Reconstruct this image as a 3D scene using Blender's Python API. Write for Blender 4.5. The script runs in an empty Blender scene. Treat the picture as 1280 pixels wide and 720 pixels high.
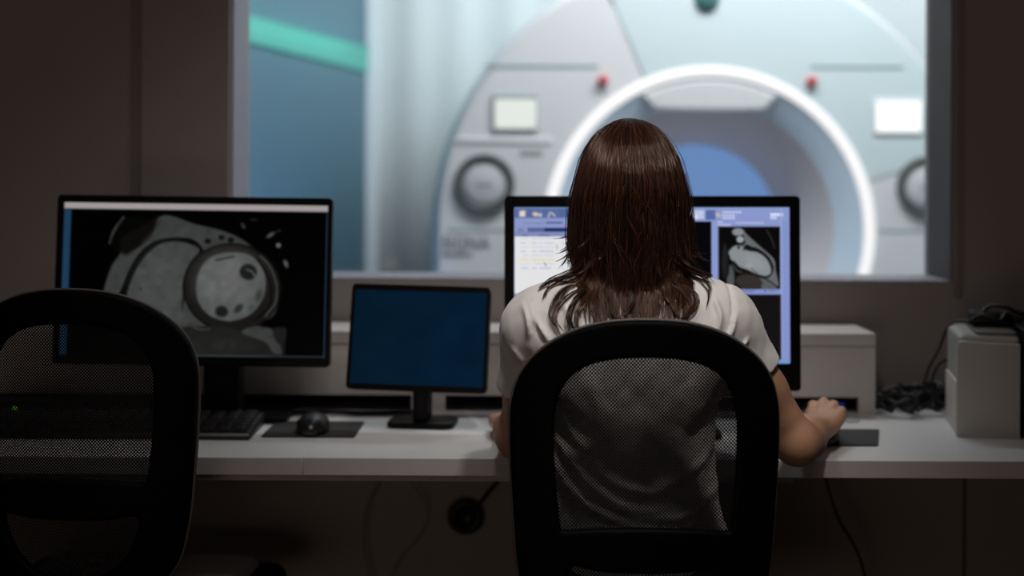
import bpy, bmesh, math, random
import numpy as np
import openvdb
from mathutils import Vector, Matrix
from mathutils.bvhtree import BVHTree

random.seed(7); RNG = np.random.default_rng(7)
SC = bpy.context.scene
COL = SC.collection
PI = math.pi
D_ = math.radians
F, HZ, HC = 1778.0, 212.0, 1.24          # focal length in px, horizon row, camera height

def at(px, py, d):
    """point seen at pixel (px, py) of the photo at distance d"""
    a = math.radians(-0.3)
    u, v = px-640, py-360
    u, v = u*math.cos(a)-v*math.sin(a), u*math.sin(a)+v*math.cos(a)
    return Vector((u/F*d, d, HC-(v+360-HZ)/F*d))

# ------------------------------------------------------------------ materials
def srgb(r, g, b):
    f = lambda c: (c/255/12.92) if c/255 <= .04045 else ((c/255+.055)/1.055)**2.4
    return (f(r), f(g), f(b), 1)

def mat(name, col, rough=.5, metal=0, spec=.5, noise=.06, nscale=40, bump=0, bscale=200, emit=None, estr=1, coat=0, sheen=0, sub=0, trans=0):
    m = bpy.data.materials.new(name); m.use_nodes = True
    nt = m.node_tree; N = nt.nodes; L = nt.links
    b = N['Principled BSDF']
    b.inputs['Roughness'].default_value = rough
    b.inputs['Metallic'].default_value = metal
    b.inputs['Specular IOR Level'].default_value = spec
    b.inputs['Coat Weight'].default_value = coat
    b.inputs['Coat Roughness'].default_value = .12
    b.inputs['Sheen Weight'].default_value = sheen
    if sub:
        b.inputs['Subsurface Weight'].default_value = sub
        b.inputs['Subsurface Radius'].default_value = (.012, .005, .003)
        b.inputs['Subsurface Scale'].default_value = .6
    tc = N.new('ShaderNodeTexCoord')
    nz = N.new('ShaderNodeTexNoise'); nz.inputs['Scale'].default_value = nscale; nz.inputs['Detail'].default_value = 3
    L.new(tc.outputs['Object'], nz.inputs['Vector'])
    mx = N.new('ShaderNodeMix'); mx.data_type = 'RGBA'
    c = tuple(col[:3])
    mx.inputs[6].default_value = tuple(x*(1-noise) for x in c)+(1,)
    mx.inputs[7].default_value = tuple(min(1, x*(1+noise)) for x in c)+(1,)
    L.new(nz.outputs['Fac'], mx.inputs[0]); L.new(mx.outputs[2], b.inputs['Base Color'])
    if bump:
        n2 = N.new('ShaderNodeTexNoise'); n2.inputs['Scale'].default_value = bscale; n2.inputs['Detail'].default_value = 4
        L.new(tc.outputs['Object'], n2.inputs['Vector'])
        bp = N.new('ShaderNodeBump'); bp.inputs['Strength'].default_value = bump; bp.inputs['Distance'].default_value = .002
        L.new(n2.outputs['Fac'], bp.inputs['Height']); L.new(bp.outputs['Normal'], b.inputs['Normal'])
    if emit:
        b.inputs['Emission Color'].default_value = tuple(emit[:3])+(1,)
        b.inputs['Emission Strength'].default_value = estr
    return m

def screen_mat(name, strength=1.0):
    m = bpy.data.materials.new(name); m.use_nodes = True
    nt = m.node_tree; b = nt.nodes['Principled BSDF']
    at_ = nt.nodes.new('ShaderNodeVertexColor'); at_.layer_name = 'Col'
    nt.links.new(at_.outputs['Color'], b.inputs['Emission Color'])
    b.inputs['Emission Strength'].default_value = strength
    b.inputs['Base Color'].default_value = (.001, .001, .001, 1)
    b.inputs['Roughness'].default_value = .25
    b.inputs['Specular IOR Level'].default_value = .04
    return m

def net_mat():
    m = bpy.data.materials.new('chair_netting'); m.use_nodes = True
    nt = m.node_tree; N = nt.nodes; L = nt.links
    b = N['Principled BSDF']; b.inputs['Base Color'].default_value = (.006, .005, .005, 1); b.inputs['Roughness'].default_value = .6
    b.inputs['Specular IOR Level'].default_value = .2
    tc = N.new('ShaderNodeTexCoord'); sp = N.new('ShaderNodeSeparateXYZ'); L.new(tc.outputs['Object'], sp.inputs[0])
    def math_(op, a, bb=None):
        n = N.new('ShaderNodeMath'); n.operation = op
        for i, v in enumerate((a, bb)):
            if v is None: continue
            if isinstance(v, (int, float)): n.inputs[i].default_value = v
            else: L.new(v, n.inputs[i])
        return n.outputs[0]
    p = .0026
    cx = math_('COSINE', math_('MULTIPLY', sp.outputs[0], PI/p))
    cz = math_('COSINE', math_('MULTIPLY', sp.outputs[2], PI/(p*1.05)))
    h = math_('GREATER_THAN', math_('MULTIPLY', cx, cz), .36)
    tr = N.new('ShaderNodeBsdfTransparent'); mx = N.new('ShaderNodeMixShader')
    L.new(h, mx.inputs[0]); L.new(b.outputs[0], mx.inputs[1]); L.new(tr.outputs[0], mx.inputs[2])
    L.new(mx.outputs[0], N['Material Output'].inputs[0])
    return m

def glass_mat():
    m = bpy.data.materials.new('window_glass'); m.use_nodes = True
    nt = m.node_tree; N = nt.nodes; L = nt.links; N.remove(N['Principled BSDF'])
    tr = N.new('ShaderNodeBsdfTransparent'); tr.inputs[0].default_value = (.97, .985, .98, 1)
    gl = N.new('ShaderNodeBsdfGlossy'); gl.inputs['Roughness'].default_value = .02
    lw = N.new('ShaderNodeLayerWeight'); lw.inputs['Blend'].default_value = .5
    pw = N.new('ShaderNodeMath'); pw.operation = 'POWER'; pw.inputs[1].default_value = 5; L.new(lw.outputs['Facing'], pw.inputs[0])
    fr = N.new('ShaderNodeMath'); fr.operation = 'MULTIPLY_ADD'; fr.inputs[1].default_value = .5; fr.inputs[2].default_value = .02; L.new(pw.outputs[0], fr.inputs[0])
    mx = N.new('ShaderNodeMixShader'); L.new(fr.outputs[0], mx.inputs[0]); L.new(tr.outputs[0], mx.inputs[1]); L.new(gl.outputs[0], mx.inputs[2])
    L.new(mx.outputs[0], N['Material Output'].inputs[0])
    return m

def hair_mat():
    m = bpy.data.materials.new('brown_hair'); m.use_nodes = True
    nt = m.node_tree; N = nt.nodes; L = nt.links; b = N['Principled BSDF']
    a = N.new('ShaderNodeVertexColor'); a.layer_name = 'Col'
    L.new(a.outputs['Color'], b.inputs['Base Color'])
    b.inputs['Roughness'].default_value = .23
    b.inputs['Specular IOR Level'].default_value = .85
    b.inputs['Specular Tint'].default_value = (1, .74, .60, 1)
    b.inputs['Sheen Weight'].default_value = 0
    return m

M = {}
M['wall'] = mat('painted_wall', (.365, .315, .30), .8, noise=.04, nscale=6, bump=.25, bscale=300)
M['wall_dark'] = mat('dark_wall_strip', (.26, .22, .21), .7, noise=.04, nscale=6)
M['floor'] = mat('vinyl_floor', (.10, .09, .085), .5, nscale=12)
M['ceiling'] = mat('ceiling_paint', (.45, .42, .40), .85)
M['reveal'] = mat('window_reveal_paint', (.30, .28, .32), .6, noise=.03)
M['laminate'] = mat('white_laminate', (.66, .65, .65), .38, noise=.03, nscale=10, bump=.05)
M['laminate_edge'] = mat('laminate_edge_band', (.46, .42, .41), .45, noise=.05, nscale=30)
M['riser'] = mat('riser_laminate', (.62, .57, .55), .45, noise=.03, nscale=10)
M['modesty'] = mat('modesty_board', (.34, .28, .24), .6, noise=.05, nscale=8)
M['black'] = mat('black_plastic', (.0045, .004, .004), .38, spec=.3, noise=.1)
M['frame'] = mat('chair_black_plastic', (.0015, .0014, .0014), .55, spec=.06, noise=.1)
M['rim'] = mat('chair_rim_plastic', (.12, .10, .09), .5, spec=.4, noise=.05)
M['seatfab'] = mat('seat_fabric', (.26, .24, .235), .9, bump=.4, bscale=600, sheen=.1)
M['bezel'] = mat('monitor_bezel', (.003, .0026, .0026), .4, spec=.15, noise=.1)
M['rubber'] = mat('mat_rubber', (.020, .0155, .014), .7, noise=.1, bump=.2, bscale=900)
M['keys'] = mat('key_plastic', (.012, .011, .011), .45, noise=.1)
M['mouse'] = mat('mouse_plastic', (.012, .010, .010), .3, spec=.5, noise=.05)
M['cable'] = mat('cable_rubber', (.006, .005, .005), .5, noise=.1)
M['printer'] = mat('printer_plastic', (.42, .405, .38), .5, noise=.03)
M['printer_dark'] = mat('printer_dark_plastic', (.12, .11, .10), .5)
M['skin'] = mat('skin', (.52, .275, .17), .5, noise=.12, nscale=18, bump=.15, bscale=260, sub=.06)
M['cotton'] = mat('white_cotton', (.80, .77, .74), .85, noise=.03, nscale=60, bump=.35, bscale=700, sheen=.2)
M['trouser'] = mat('dark_denim', (.03, .035, .05), .85, noise=.15)
M['eye'] = mat('eye_white', (.45, .42, .40), .25)
M['shoe'] = mat('shoe_leather', (.02, .02, .02), .5)
M['net'] = net_mat(); M['glass'] = glass_mat(); M['hair'] = hair_mat()
M['screen'] = screen_mat('display_image', 1.0)
M['gantry'] = mat('scanner_shell_white', (.74, .74, .77), .45, noise=.02, nscale=3)
M['gantry_teal'] = mat('scanner_shell_pale_teal', (.63, .73, .765), .45, noise=.02, nscale=3)
M['funnel'] = mat('scanner_funnel', (.62, .59, .62), .85, spec=.15, noise=.02, nscale=3)
M['funnel_rim'] = mat('scanner_inner_band', (.60, .72, .86), .5, noise=.02, nscale=3)
M['bore'] = mat('bore_liner', (.42, .52, .75), .5, noise=.02)
M['boreglow'] = mat('bore_blue_glow', (.1, .15, .25), .6, emit=srgb(104, 138, 190), estr=.9)
M['ring'] = mat('ring_light', (.3, .3, .3), .4, emit=(1, .95, .96), estr=.9)
M['groove'] = mat('panel_groove', (.22, .34, .36), .6)
M['dial'] = mat('dial_rim', (.10, .11, .115), .4)
M['dialface'] = mat('dial_face', (.62, .62, .66), .4)
M['stopred'] = mat('stop_button_red', (.60, .10, .12), .4)
M['lcd_cream'] = mat('lcd_cream', (.2, .2, .2), .3, emit=srgb(225, 228, 222), estr=.95)
M['lcd_white'] = mat('lcd_white', (.2, .2, .2), .3, emit=(1, 1, 1), estr=1.1)
M['ink'] = mat('printed_ink', (.16, .15, .16), .6)
M['exwall'] = mat('exam_wall_white', (.72, .76, .78), .6, noise=.02, nscale=4)
M['exwall_teal'] = mat('exam_wall_blue', (.09, .18, .235), .5, noise=.03, nscale=3)
M['exfloor'] = mat('exam_floor', (.30, .31, .33), .4, noise=.04)
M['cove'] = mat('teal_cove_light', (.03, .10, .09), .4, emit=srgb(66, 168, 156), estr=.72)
M['blue_led'] = mat('blue_indicator', (.01, .02, .1), .4, emit=(.01, .04, .35), estr=.35)
M['green_led'] = mat('green_indicator', (.02, .1, .0), .4, emit=(.12, .5, .02), estr=.5)
M['metal'] = mat('brushed_metal', (.30, .30, .33), .35, metal=.8)
M['tan'] = mat('brass_ring', (.25, .16, .04), .45, metal=.5)
M['spotcolor'] = mat('disc_grey', (.40, .40, .41), .4)

# ------------------------------------------------------------------ object helpers
def props(o, label=None, cat=None, group=None, kind=None):
    for k, v in (('label', label), ('category', cat), ('group', group), ('kind', kind)):
        if v: o[k] = v
    return o

def thing(name, label, cat, loc=(0, 0, 0), rz=0, group=None):
    o = bpy.data.objects.new(name, None); COL.objects.link(o); o.empty_display_size = .05
    o.location = loc; o.rotation_euler = (0, 0, rz)
    return props(o, label, cat, group)

def link_mesh(name, me, material, parent=None, smooth=True):
    o = bpy.data.objects.new(name, me); COL.objects.link(o)
    for mm in (material if isinstance(material, (list, tuple)) else [material]): me.materials.append(mm)
    if smooth:
        me.polygons.foreach_set('use_smooth', [True]*len(me.polygons))
    if parent: o.parent = parent
    return o

def obj(name, bm, material, parent=None, smooth=False, autosmooth=True):
    me = bpy.data.meshes.new(name)
    bmesh.ops.recalc_face_normals(bm, faces=bm.faces)
    bm.normal_update()
    if autosmooth:
        for e in bm.edges:
            if len(e.link_faces) == 2 and e.calc_face_angle(0) > .6: e.smooth = False
        smooth = True
    fl = [all(not e.smooth for e in f.edges) or f.calc_area() > .02 for f in bm.faces]
    bm.to_mesh(me); bm.free()
    o = link_mesh(name, me, material, parent, smooth)
    if autosmooth: me.polygons.foreach_set('use_smooth', [not q for q in fl]); me.update()
    return o

def pyobj(name, verts, faces, material, parent=None, smooth=True):
    me = bpy.data.meshes.new(name); me.from_pydata([tuple(v) for v in verts], [], [tuple(f) for f in faces]); me.update()
    return link_mesh(name, me, material, parent, smooth)

def bx(x0, x1, y0, y1, z0, z1, bevel=0, bm=None, seg=2):
    b2 = bmesh.new()
    bmesh.ops.create_cube(b2, size=1)
    for v in b2.verts:
        v.co = Vector(((x0+x1)/2+v.co.x*(x1-x0), (y0+y1)/2+v.co.y*(y1-y0), (z0+z1)/2+v.co.z*(z1-z0)))
    if bevel: bmesh.ops.bevel(b2, geom=list(b2.edges), offset=bevel, segments=seg, affect='EDGES', profile=.5)
    if bm is None: return b2
    me = bpy.data.meshes.new('t'); b2.to_mesh(me); bm.from_mesh(me); bpy.data.meshes.remove(me); b2.free()
    return bm

def rrect(w, h, r, n=6):
    pts = []
    for cx, cy, a0 in ((w/2-r, h/2-r, 0), (-w/2+r, h/2-r, PI/2), (-w/2+r, -h/2+r, PI), (w/2-r, -h/2+r, 1.5*PI)):
        for i in range(n+1):
            a = a0+PI/2*i/n; pts.append((cx+r*math.cos(a), cy+r*math.sin(a)))
    return pts

def prism(pts, y0, y1, bevel=0):
    """outline in xz extruded along y"""
    bm = bmesh.new()
    vs = [bm.verts.new((p[0], y0, p[1])) for p in pts]
    f = bm.faces.new(vs)
    r = bmesh.ops.extrude_face_region(bm, geom=[f])
    bmesh.ops.translate(bm, vec=(0, y1-y0, 0), verts=[g for g in r['geom'] if isinstance(g, bmesh.types.BMVert)])
    if bevel:
        es = [e for e in bm.edges if abs(e.verts[0].co.y-e.verts[1].co.y) < 1e-6]
        bmesh.ops.bevel(bm, geom=es, offset=bevel, segments=2, affect='EDGES', profile=.5)
    return bm

def prism_z(pts, z0, z1, bevel=0):
    bm = prism(pts, z0, z1, bevel)
    for v in bm.verts: v.co = Vector((v.co.x, v.co.z, v.co.y))
    return bm

def catmull(P, n=8, closed=False):
    P = [np.array(p, float) for p in P]; out = []
    m = len(P); rng = range(m if closed else m-1)
    for i in rng:
        if closed: p0, p1, p2, p3 = P[(i-1) % m], P[i], P[(i+1) % m], P[(i+2) % m]
        else: p0, p1, p2, p3 = P[max(i-1, 0)], P[i], P[i+1], P[min(i+2, m-1)]
        for k in range(n):
            t = k/n
            out.append(.5*((2*p1)+(-p0+p2)*t+(2*p0-5*p1+4*p2-p3)*t*t+(-p0+3*p1-3*p2+p3)*t**3))
    if not closed: out.append(P[-1])
    return np.array(out)

def tube(pts, r, sides=8, smoothn=6, closed=False, caps=True):
    """verts, faces of a tube through pts (r number or list)"""
    P = catmull(pts, smoothn, closed) if smoothn else np.array(pts, float)
    n = len(P)
    R = np.full(n, r) if np.isscalar(r) else np.interp(np.linspace(0, 1, n), np.linspace(0, 1, len(r)), r)
    T = np.gradient(P, axis=0) if not closed else np.roll(P, -1, 0)-np.roll(P, 1, 0)
    T /= np.linalg.norm(T, axis=1)[:, None]+1e-9
    up = np.array([0, 0, 1.]) if abs(T[0][2]) < .9 else np.array([1., 0, 0])
    V = []
    nrm = np.cross(T[0], up); nrm /= np.linalg.norm(nrm)
    for i in range(n):
        nrm = nrm-T[i]*np.dot(nrm, T[i]); nrm /= np.linalg.norm(nrm)+1e-9
        b = np.cross(T[i], nrm)
        for k in range(sides):
            a = 2*PI*k/sides; V.append(P[i]+R[i]*(math.cos(a)*nrm+math.sin(a)*b))
    Fc = []
    for i in range(n if closed else n-1):
        j = (i+1) % n
        for k in range(sides):
            k2 = (k+1) % sides; Fc.append((i*sides+k, i*sides+k2, j*sides+k2, j*sides+k))
    if caps and not closed:
        Fc.append(tuple(range(sides))[::-1]); Fc.append(tuple((n-1)*sides+k for k in range(sides)))
    return V, Fc

def tube_obj(name, pts, r, material, parent=None, **k):
    V, Fc = tube(pts, r, **k); return pyobj(name, V, Fc, material, parent)

def lathe(profile, n=64, axis='y', a0=0, a1=2*PI):
    """profile of (radius, along) revolved; axis y: circle in xz"""
    V = []; Fc = []; full = abs(a1-a0-2*PI) < 1e-6; m = n if full else n+1
    for (r, t) in profile:
        for k in range(m):
            a = a0+(a1-a0)*k/n
            V.append((r*math.cos(a), t, r*math.sin(a)) if axis == 'y' else (r*math.cos(a), r*math.sin(a), t))
    for i in range(len(profile)-1):
        for k in range(n):
            k2 = (k+1) % m
            Fc.append((i*m+k, i*m+k2, (i+1)*m+k2, (i+1)*m+k))
    return V, Fc

def shift(V, d): return [(v[0]+d[0], v[1]+d[1], v[2]+d[2]) for v in V]

def lathe_obj(name, prof, material, parent=None, n=48, axis='y', off=(0, 0, 0)):
    V, Fc = lathe(prof, n, axis); o = pyobj(name, shift(V, off), Fc, material, parent)
    return o

# ------------------------------------------------------------------ implicit-surface helper
class Vox:
    def __init__(s, lo, hi, h):
        s.lo = np.array(lo, float); s.h = h
        s.n = np.ceil((np.array(hi)-s.lo)/h).astype(int)+1
        s.d = np.full(s.n, .05, np.float32)
    def sub(s, lo, hi):
        a = np.clip(np.floor((np.array(lo)-s.lo)/s.h).astype(int), 0, s.n); b = np.clip(np.ceil((np.array(hi)-s.lo)/s.h).astype(int)+1, 0, s.n)
        sl = tuple(slice(a[i], b[i]) for i in range(3))
        g = [s.lo[i]+s.h*np.arange(a[i], b[i], dtype=np.float32) for i in range(3)]
        X, Y, Z = np.meshgrid(*g, indexing='ij', sparse=True)
        return sl, X, Y, Z
    def full(s): return s.sub(s.lo, s.lo+s.h*(s.n-1))[1:]
    def blend(s, sl, e, k):
        a = s.d[sl]
        if k <= 0: s.d[sl] = np.minimum(a, e); return
        h = np.maximum(k-np.abs(a-e), 0)/k
        s.d[sl] = np.minimum(a, e)-h*h*k*.25
    def cap(s, p0, p1, r0, r1=None, k=.02):
        r1 = r0 if r1 is None else r1
        p0 = np.array(p0, float); p1 = np.array(p1, float); m = max(r0, r1)+.05
        sl, X, Y, Z = s.sub(np.minimum(p0, p1)-m, np.maximum(p0, p1)+m)
        v = p1-p0; L2 = max(np.dot(v, v), 1e-9)
        t = np.clip(((X-p0[0])*v[0]+(Y-p0[1])*v[1]+(Z-p0[2])*v[2])/L2, 0, 1)
        d = np.sqrt((X-p0[0]-t*v[0])**2+(Y-p0[1]-t*v[1])**2+(Z-p0[2]-t*v[2])**2)-(r0+(r1-r0)*t)
        s.blend(sl, d, k)
    def ell(s, c, r, k=.02, rx=0, ry=0, rz=0, carve=False):
        c = np.array(c, float); r = np.array(r, float); m = r.max()+.05
        sl, X, Y, Z = s.sub(c-m, c+m)
        R = np.array(Matrix.Rotation(rz, 3, 'Z') @ Matrix.Rotation(ry, 3, 'Y') @ Matrix.Rotation(rx, 3, 'X')).T
        x, y, z = X-c[0], Y-c[1], Z-c[2]
        a = (R[0][0]*x+R[0][1]*y+R[0][2]*z)/r[0]; b = (R[1][0]*x+R[1][1]*y+R[1][2]*z)/r[1]; q = (R[2][0]*x+R[2][1]*y+R[2][2]*z)/r[2]
        k0 = np.sqrt(a*a+b*b+q*q)+1e-6; k1 = np.sqrt((a/r[0])**2+(b/r[1])**2+(q/r[2])**2)+1e-6
        d = np.clip(k0*(k0-1)/k1, -.1, .1)
        if carve: 
            A = s.d[sl]; e = -d; h = np.maximum(k-np.abs(A-e), 0)/k
            s.d[sl] = np.maximum(A, e)+h*h*k*.25
        else: s.blend(sl, d, k)
    def rbox(s, c, hs, r, k=.01, rx=0, ry=0, rz=0):
        c = np.array(c, float); m = np.linalg.norm(hs)+.03
        sl, X, Y, Z = s.sub(c-m, c+m)
        R = np.array(Matrix.Rotation(rz, 3, 'Z') @ Matrix.Rotation(ry, 3, 'Y') @ Matrix.Rotation(rx, 3, 'X')).T
        x, y, z = X-c[0], Y-c[1], Z-c[2]
        q = [np.abs(R[i][0]*x+R[i][1]*y+R[i][2]*z)-hs[i]+r for i in range(3)]
        d = np.sqrt(sum(np.maximum(t, 0)**2 for t in q))+np.minimum(np.maximum(q[0], np.maximum(q[1], q[2])), 0)-r
        s.blend(sl, d, k)
    def cut(s, p, n):
        X, Y, Z = s.full(); n = np.array(n, float); n /= np.linalg.norm(n)
        s.d = np.maximum(s.d, ((X-p[0])*n[0]+(Y-p[1])*n[1]+(Z-p[2])*n[2])).astype(np.float32)
    def mesh(s, name, material, parent=None, relax=1):
        g = openvdb.FloatGrid(.05); g.copyFromArray(np.ascontiguousarray(s.d))
        P, Q = g.convertToQuads(0.0)
        P = np.array(P)*s.h+s.lo
        Q = np.array(Q)[:, ::-1]
        me = bpy.data.meshes.new(name)
        me.vertices.add(len(P)); me.vertices.foreach_set('co', P.astype(np.float32).ravel())
        me.loops.add(Q.size); me.loops.foreach_set('vertex_index', Q.ravel().astype(np.int32))
        me.polygons.add(len(Q)); me.polygons.foreach_set('loop_start', np.arange(0, Q.size, 4, dtype=np.int32))
        me.update(calc_edges=True); me.validate()
        if relax:
            bm = bmesh.new(); bm.from_mesh(me)
            for _ in range(relax): bmesh.ops.smooth_vert(bm, verts=bm.verts, factor=.4, use_axis_x=True, use_axis_y=True, use_axis_z=True)
            bmesh.ops.recalc_face_normals(bm, faces=bm.faces)
            bm.to_mesh(me); bm.free()
        o = link_mesh(name, me, material, None)
        if parent:
            o.parent = parent
            off = Vector(parent.matrix_world.translation) if False else Vector(parent.location)
            me.transform(Matrix.Translation(-off))
        return o

def poly_sdf(P, X, Y):
    """signed distance to closed polygon P on arrays X, Y"""
    d = np.full(X.shape, 1e9); ins = np.zeros(X.shape, bool); n = len(P)
    for i in range(n):
        a = P[i]; b = P[(i+1) % n]; ex, ey = b[0]-a[0], b[1]-a[1]
        wx, wy = X-a[0], Y-a[1]
        t = np.clip((wx*ex+wy*ey)/(ex*ex+ey*ey+1e-12), 0, 1)
        d = np.minimum(d, (wx-ex*t)**2+(wy-ey*t)**2)
        c = ((a[1] > Y) != (b[1] > Y)) & (X < (b[0]-a[0])*(Y-a[1])/((b[1]-a[1]) if abs(b[1]-a[1]) > 1e-12 else 1e-12)+a[0])
        ins ^= c
    d = np.sqrt(d); return np.where(ins, -d, d)

# ------------------------------------------------------------------ pictures for the displays
class Canvas:
    def __init__(s, x0, y0, x1, y1, res=1.0, bg=(0, 0, 0)):
        s.nx = int((x1-x0)*res)+1; s.ny = int((y1-y0)*res)+1
        s.X, s.Y = np.meshgrid(np.linspace(x0, x1, s.nx), np.linspace(y0, y1, s.ny))
        s.c = np.zeros((s.ny, s.nx, 3)); s.c[:] = bg
    def put(s, a, col):
        a = np.clip(a, 0, 1)[..., None]; s.c = s.c*(1-a)+np.array(col, float)*a
    def poly(s, P, col, blur=1.0, al=1.0, smooth=True):
        P = catmull(P, 6, True) if smooth else np.array(P, float)
        s.put((.5-poly_sdf(P, s.X, s.Y)/blur)*1.0*al if al < 1 else .5-poly_sdf(P, s.X, s.Y)/blur, col)
    def ell(s, cx, cy, rx, ry, col, rot=0, blur=1.0, al=1.0):
        c, n = math.cos(rot), math.sin(rot); x = (s.X-cx)*c+(s.Y-cy)*n; y = -(s.X-cx)*n+(s.Y-cy)*c
        k = np.sqrt((x/rx)**2+(y/ry)**2); s.put(np.clip(.5-(k-1)*min(rx, ry)/blur, 0, 1)*al, col)
    def rect(s, x0, y0, x1, y1, col, blur=.8, al=1.0):
        d = np.maximum(np.maximum(x0-s.X, s.X-x1), np.maximum(y0-s.Y, s.Y-y1)); s.put(np.clip(.5-d/blur, 0, 1)*al, col)
    def line(s, P, w, col, blur=1.0, al=1.0):
        P = catmull(P, 6); d = np.full(s.X.shape, 1e9)
        for a, b in zip(P[:-1], P[1:]):
            ex, ey = b-a; wx, wy = s.X-a[0], s.Y-a[1]; t = np.clip((wx*ex+wy*ey)/(ex*ex+ey*ey+1e-9), 0, 1)
            d = np.minimum(d, np.hypot(wx-ex*t, wy-ey*t))
        s.put(np.clip(.5-(d-w/2)/blur, 0, 1)*al, col)
    def noise(s, amt, size=6):
        g = RNG.normal(size=(s.ny//size+3, s.nx//size+3))
        yi = np.linspace(0, g.shape[0]-1.01, s.ny); xi = np.linspace(0, g.shape[1]-1.01, s.nx)
        y0 = yi.astype(int); x0 = xi.astype(int); fy = (yi-y0)[:, None]; fx = (xi-x0)[None]
        v = g[y0][:, x0]*(1-fy)*(1-fx)+g[y0+1][:, x0]*fy*(1-fx)+g[y0][:, x0+1]*(1-fy)*fx+g[y0+1][:, x0+1]*fy*fx
        s.c = np.clip(s.c*(1+amt*v[..., None]), 0, 255)
    def mesh(s, name, w, h, parent, y, cz, cx=0):
        xs = np.linspace(-w/2, w/2, s.nx)+cx; zs = np.linspace(h/2, -h/2, s.ny)+cz
        XX, ZZ = np.meshgrid(xs, zs); V = np.stack([XX, np.full_like(XX, y), ZZ], -1).reshape(-1, 3)
        i = np.arange(s.nx*s.ny).reshape(s.ny, s.nx)
        Q = np.stack([i[:-1, :-1], i[1:, :-1], i[1:, 1:], i[:-1, 1:]], -1).reshape(-1, 4)
        me = bpy.data.meshes.new(name); me.vertices.add(len(V)); me.vertices.foreach_set('co', V.astype(np.float32).ravel())
        me.loops.add(Q.size); me.loops.foreach_set('vertex_index', Q.ravel().astype(np.int32))
        me.polygons.add(len(Q)); me.polygons.foreach_set('loop_start', np.arange(0, Q.size, 4, dtype=np.int32))
        me.update(calc_edges=True)
        c = np.clip(s.c/255, 0, 1); lin = np.where(c <= .04045, c/12.92, ((c+.055)/1.055)**2.4)
        ca = me.color_attributes.new('Col', 'FLOAT_COLOR', 'POINT')
        ca.data.foreach_set('color', np.concatenate([lin, np.ones(lin.shape[:2]+(1,))], -1).astype(np.float32).ravel())
        return link_mesh(name, me, M['screen'], parent, False)

# ================================================================== THE SETTING
def struct(name, bm, m, **k):
    o = obj(name, bm, m, **k); o['kind'] = 'structure'; return o

WY, WB = 3.12, 3.33                       # control-room wall front and back face
WX0, WX1, WZ0, WZ1 = -.616, .9665, .998, 2.15
RX0, RX1, RY0, CE = -2.3, 2.5, -1.6, 2.75
b = bx(RX0-.1, WX0, WY, WB, 0, CE); bx(WX1, RX1+.1, WY, WB, 0, CE, bm=b)
bx(WX0, WX1, WY, WB, 0, WZ0, bm=b); bx(WX0, WX1, WY, WB, WZ1, CE, bm=b)
struct('wall_back', b, M['wall'])
struct('wall_left', bx(RX0-.1, RX0, RY0-.1, WY, 0, CE), M['wall'])
struct('wall_right', bx(RX1, RX1+.1, RY0-.1, WY, 0, CE), M['wall'])
struct('wall_front', bx(RX0, RX1, RY0-.1, RY0, 0, CE), M['wall'])
struct('floor', bx(RX0-.1, RX1+.1, RY0-.1, WB, -.1, 0), M['floor'])
struct('ceiling', bx(RX0-.1, RX1+.1, RY0-.1, WB, CE, CE+.1), M['ceiling'])
# wall panelling left of the window: a slightly proud board and a strip coloured dark for its shadow band
struct('trim_1', bx(-.812, WX0-.002, WY-.012, WY, .0, CE, .002), M['wall'])
struct('trim_2', bx(-.838, -.812, WY-.003, WY+.0, .0, CE), M['wall_dark'])
struct('trim_3', bx(WX1+.002, WX1+.022, WY-.006, WY, WZ0-.03, WZ1, .002), M['wall_dark'])
# window: frame bars, sill and pane
win = thing('window_1', None, None, (0, WB-.03, WZ0)); win['kind'] = 'structure'; del_keys = [k for k in ('label', 'category') if k in win]
fb = bx(WX0, WX1, -.01, .01, 0, .003, .001); bx(WX0, WX1, -.01, .01, WZ1-WZ0-.006, WZ1-WZ0, .001, bm=fb)
bx(WX0, WX0+.003, -.01, .01, .003, WZ1-WZ0-.006, .001, bm=fb); bx(WX1-.003, WX1, -.01, .01, .003, WZ1-WZ0-.006, .001, bm=fb)
obj('window_frame', fb, M['reveal'], win)
obj('window_glass', bx(WX0+.003, WX1-.003, -.003, .003, .003, WZ1-WZ0-.006), M['glass'], win)
rv = bx(WX0-.0, WX0+.004, -(WB-.03-WY), -.011, 0, WZ1-WZ0)
bx(WX0+.0041, WX1-.0041, -(WB-.03-WY)+.0005, -.011, .0002, .003, bm=rv)
obj('jamb', bx(WX1-.004, WX1, -(WB-.03-WY), -.011, .0032, WZ1-WZ0), mat('jamb_shade', (.10, .08, .075), .7), win)  # right reveal coloured darker than the left to stand for shade
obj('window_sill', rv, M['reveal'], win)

# examination room behind the glass
EX0, EX1, EY1, EC = -1.6, 3.2, 6.6, 3.0
struct('floor_2', bx(EX0-1, EX1, WB, EY1, -.1, 0), M['exfloor'])
struct('ceiling_2', bx(EX0-1, EX1, WB, EY1+.1, EC, EC+.1), M['exwall'])
bk = bx(EX0-1, EX1+.1, EY1, EY1+.1, 0, EC)
struct('wall_exam_back', bk, M['exwall'])
struct('wall_exam_right', bx(EX1, EX1+.1, WB, EY1, 0, EC), M['exwall'])
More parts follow.
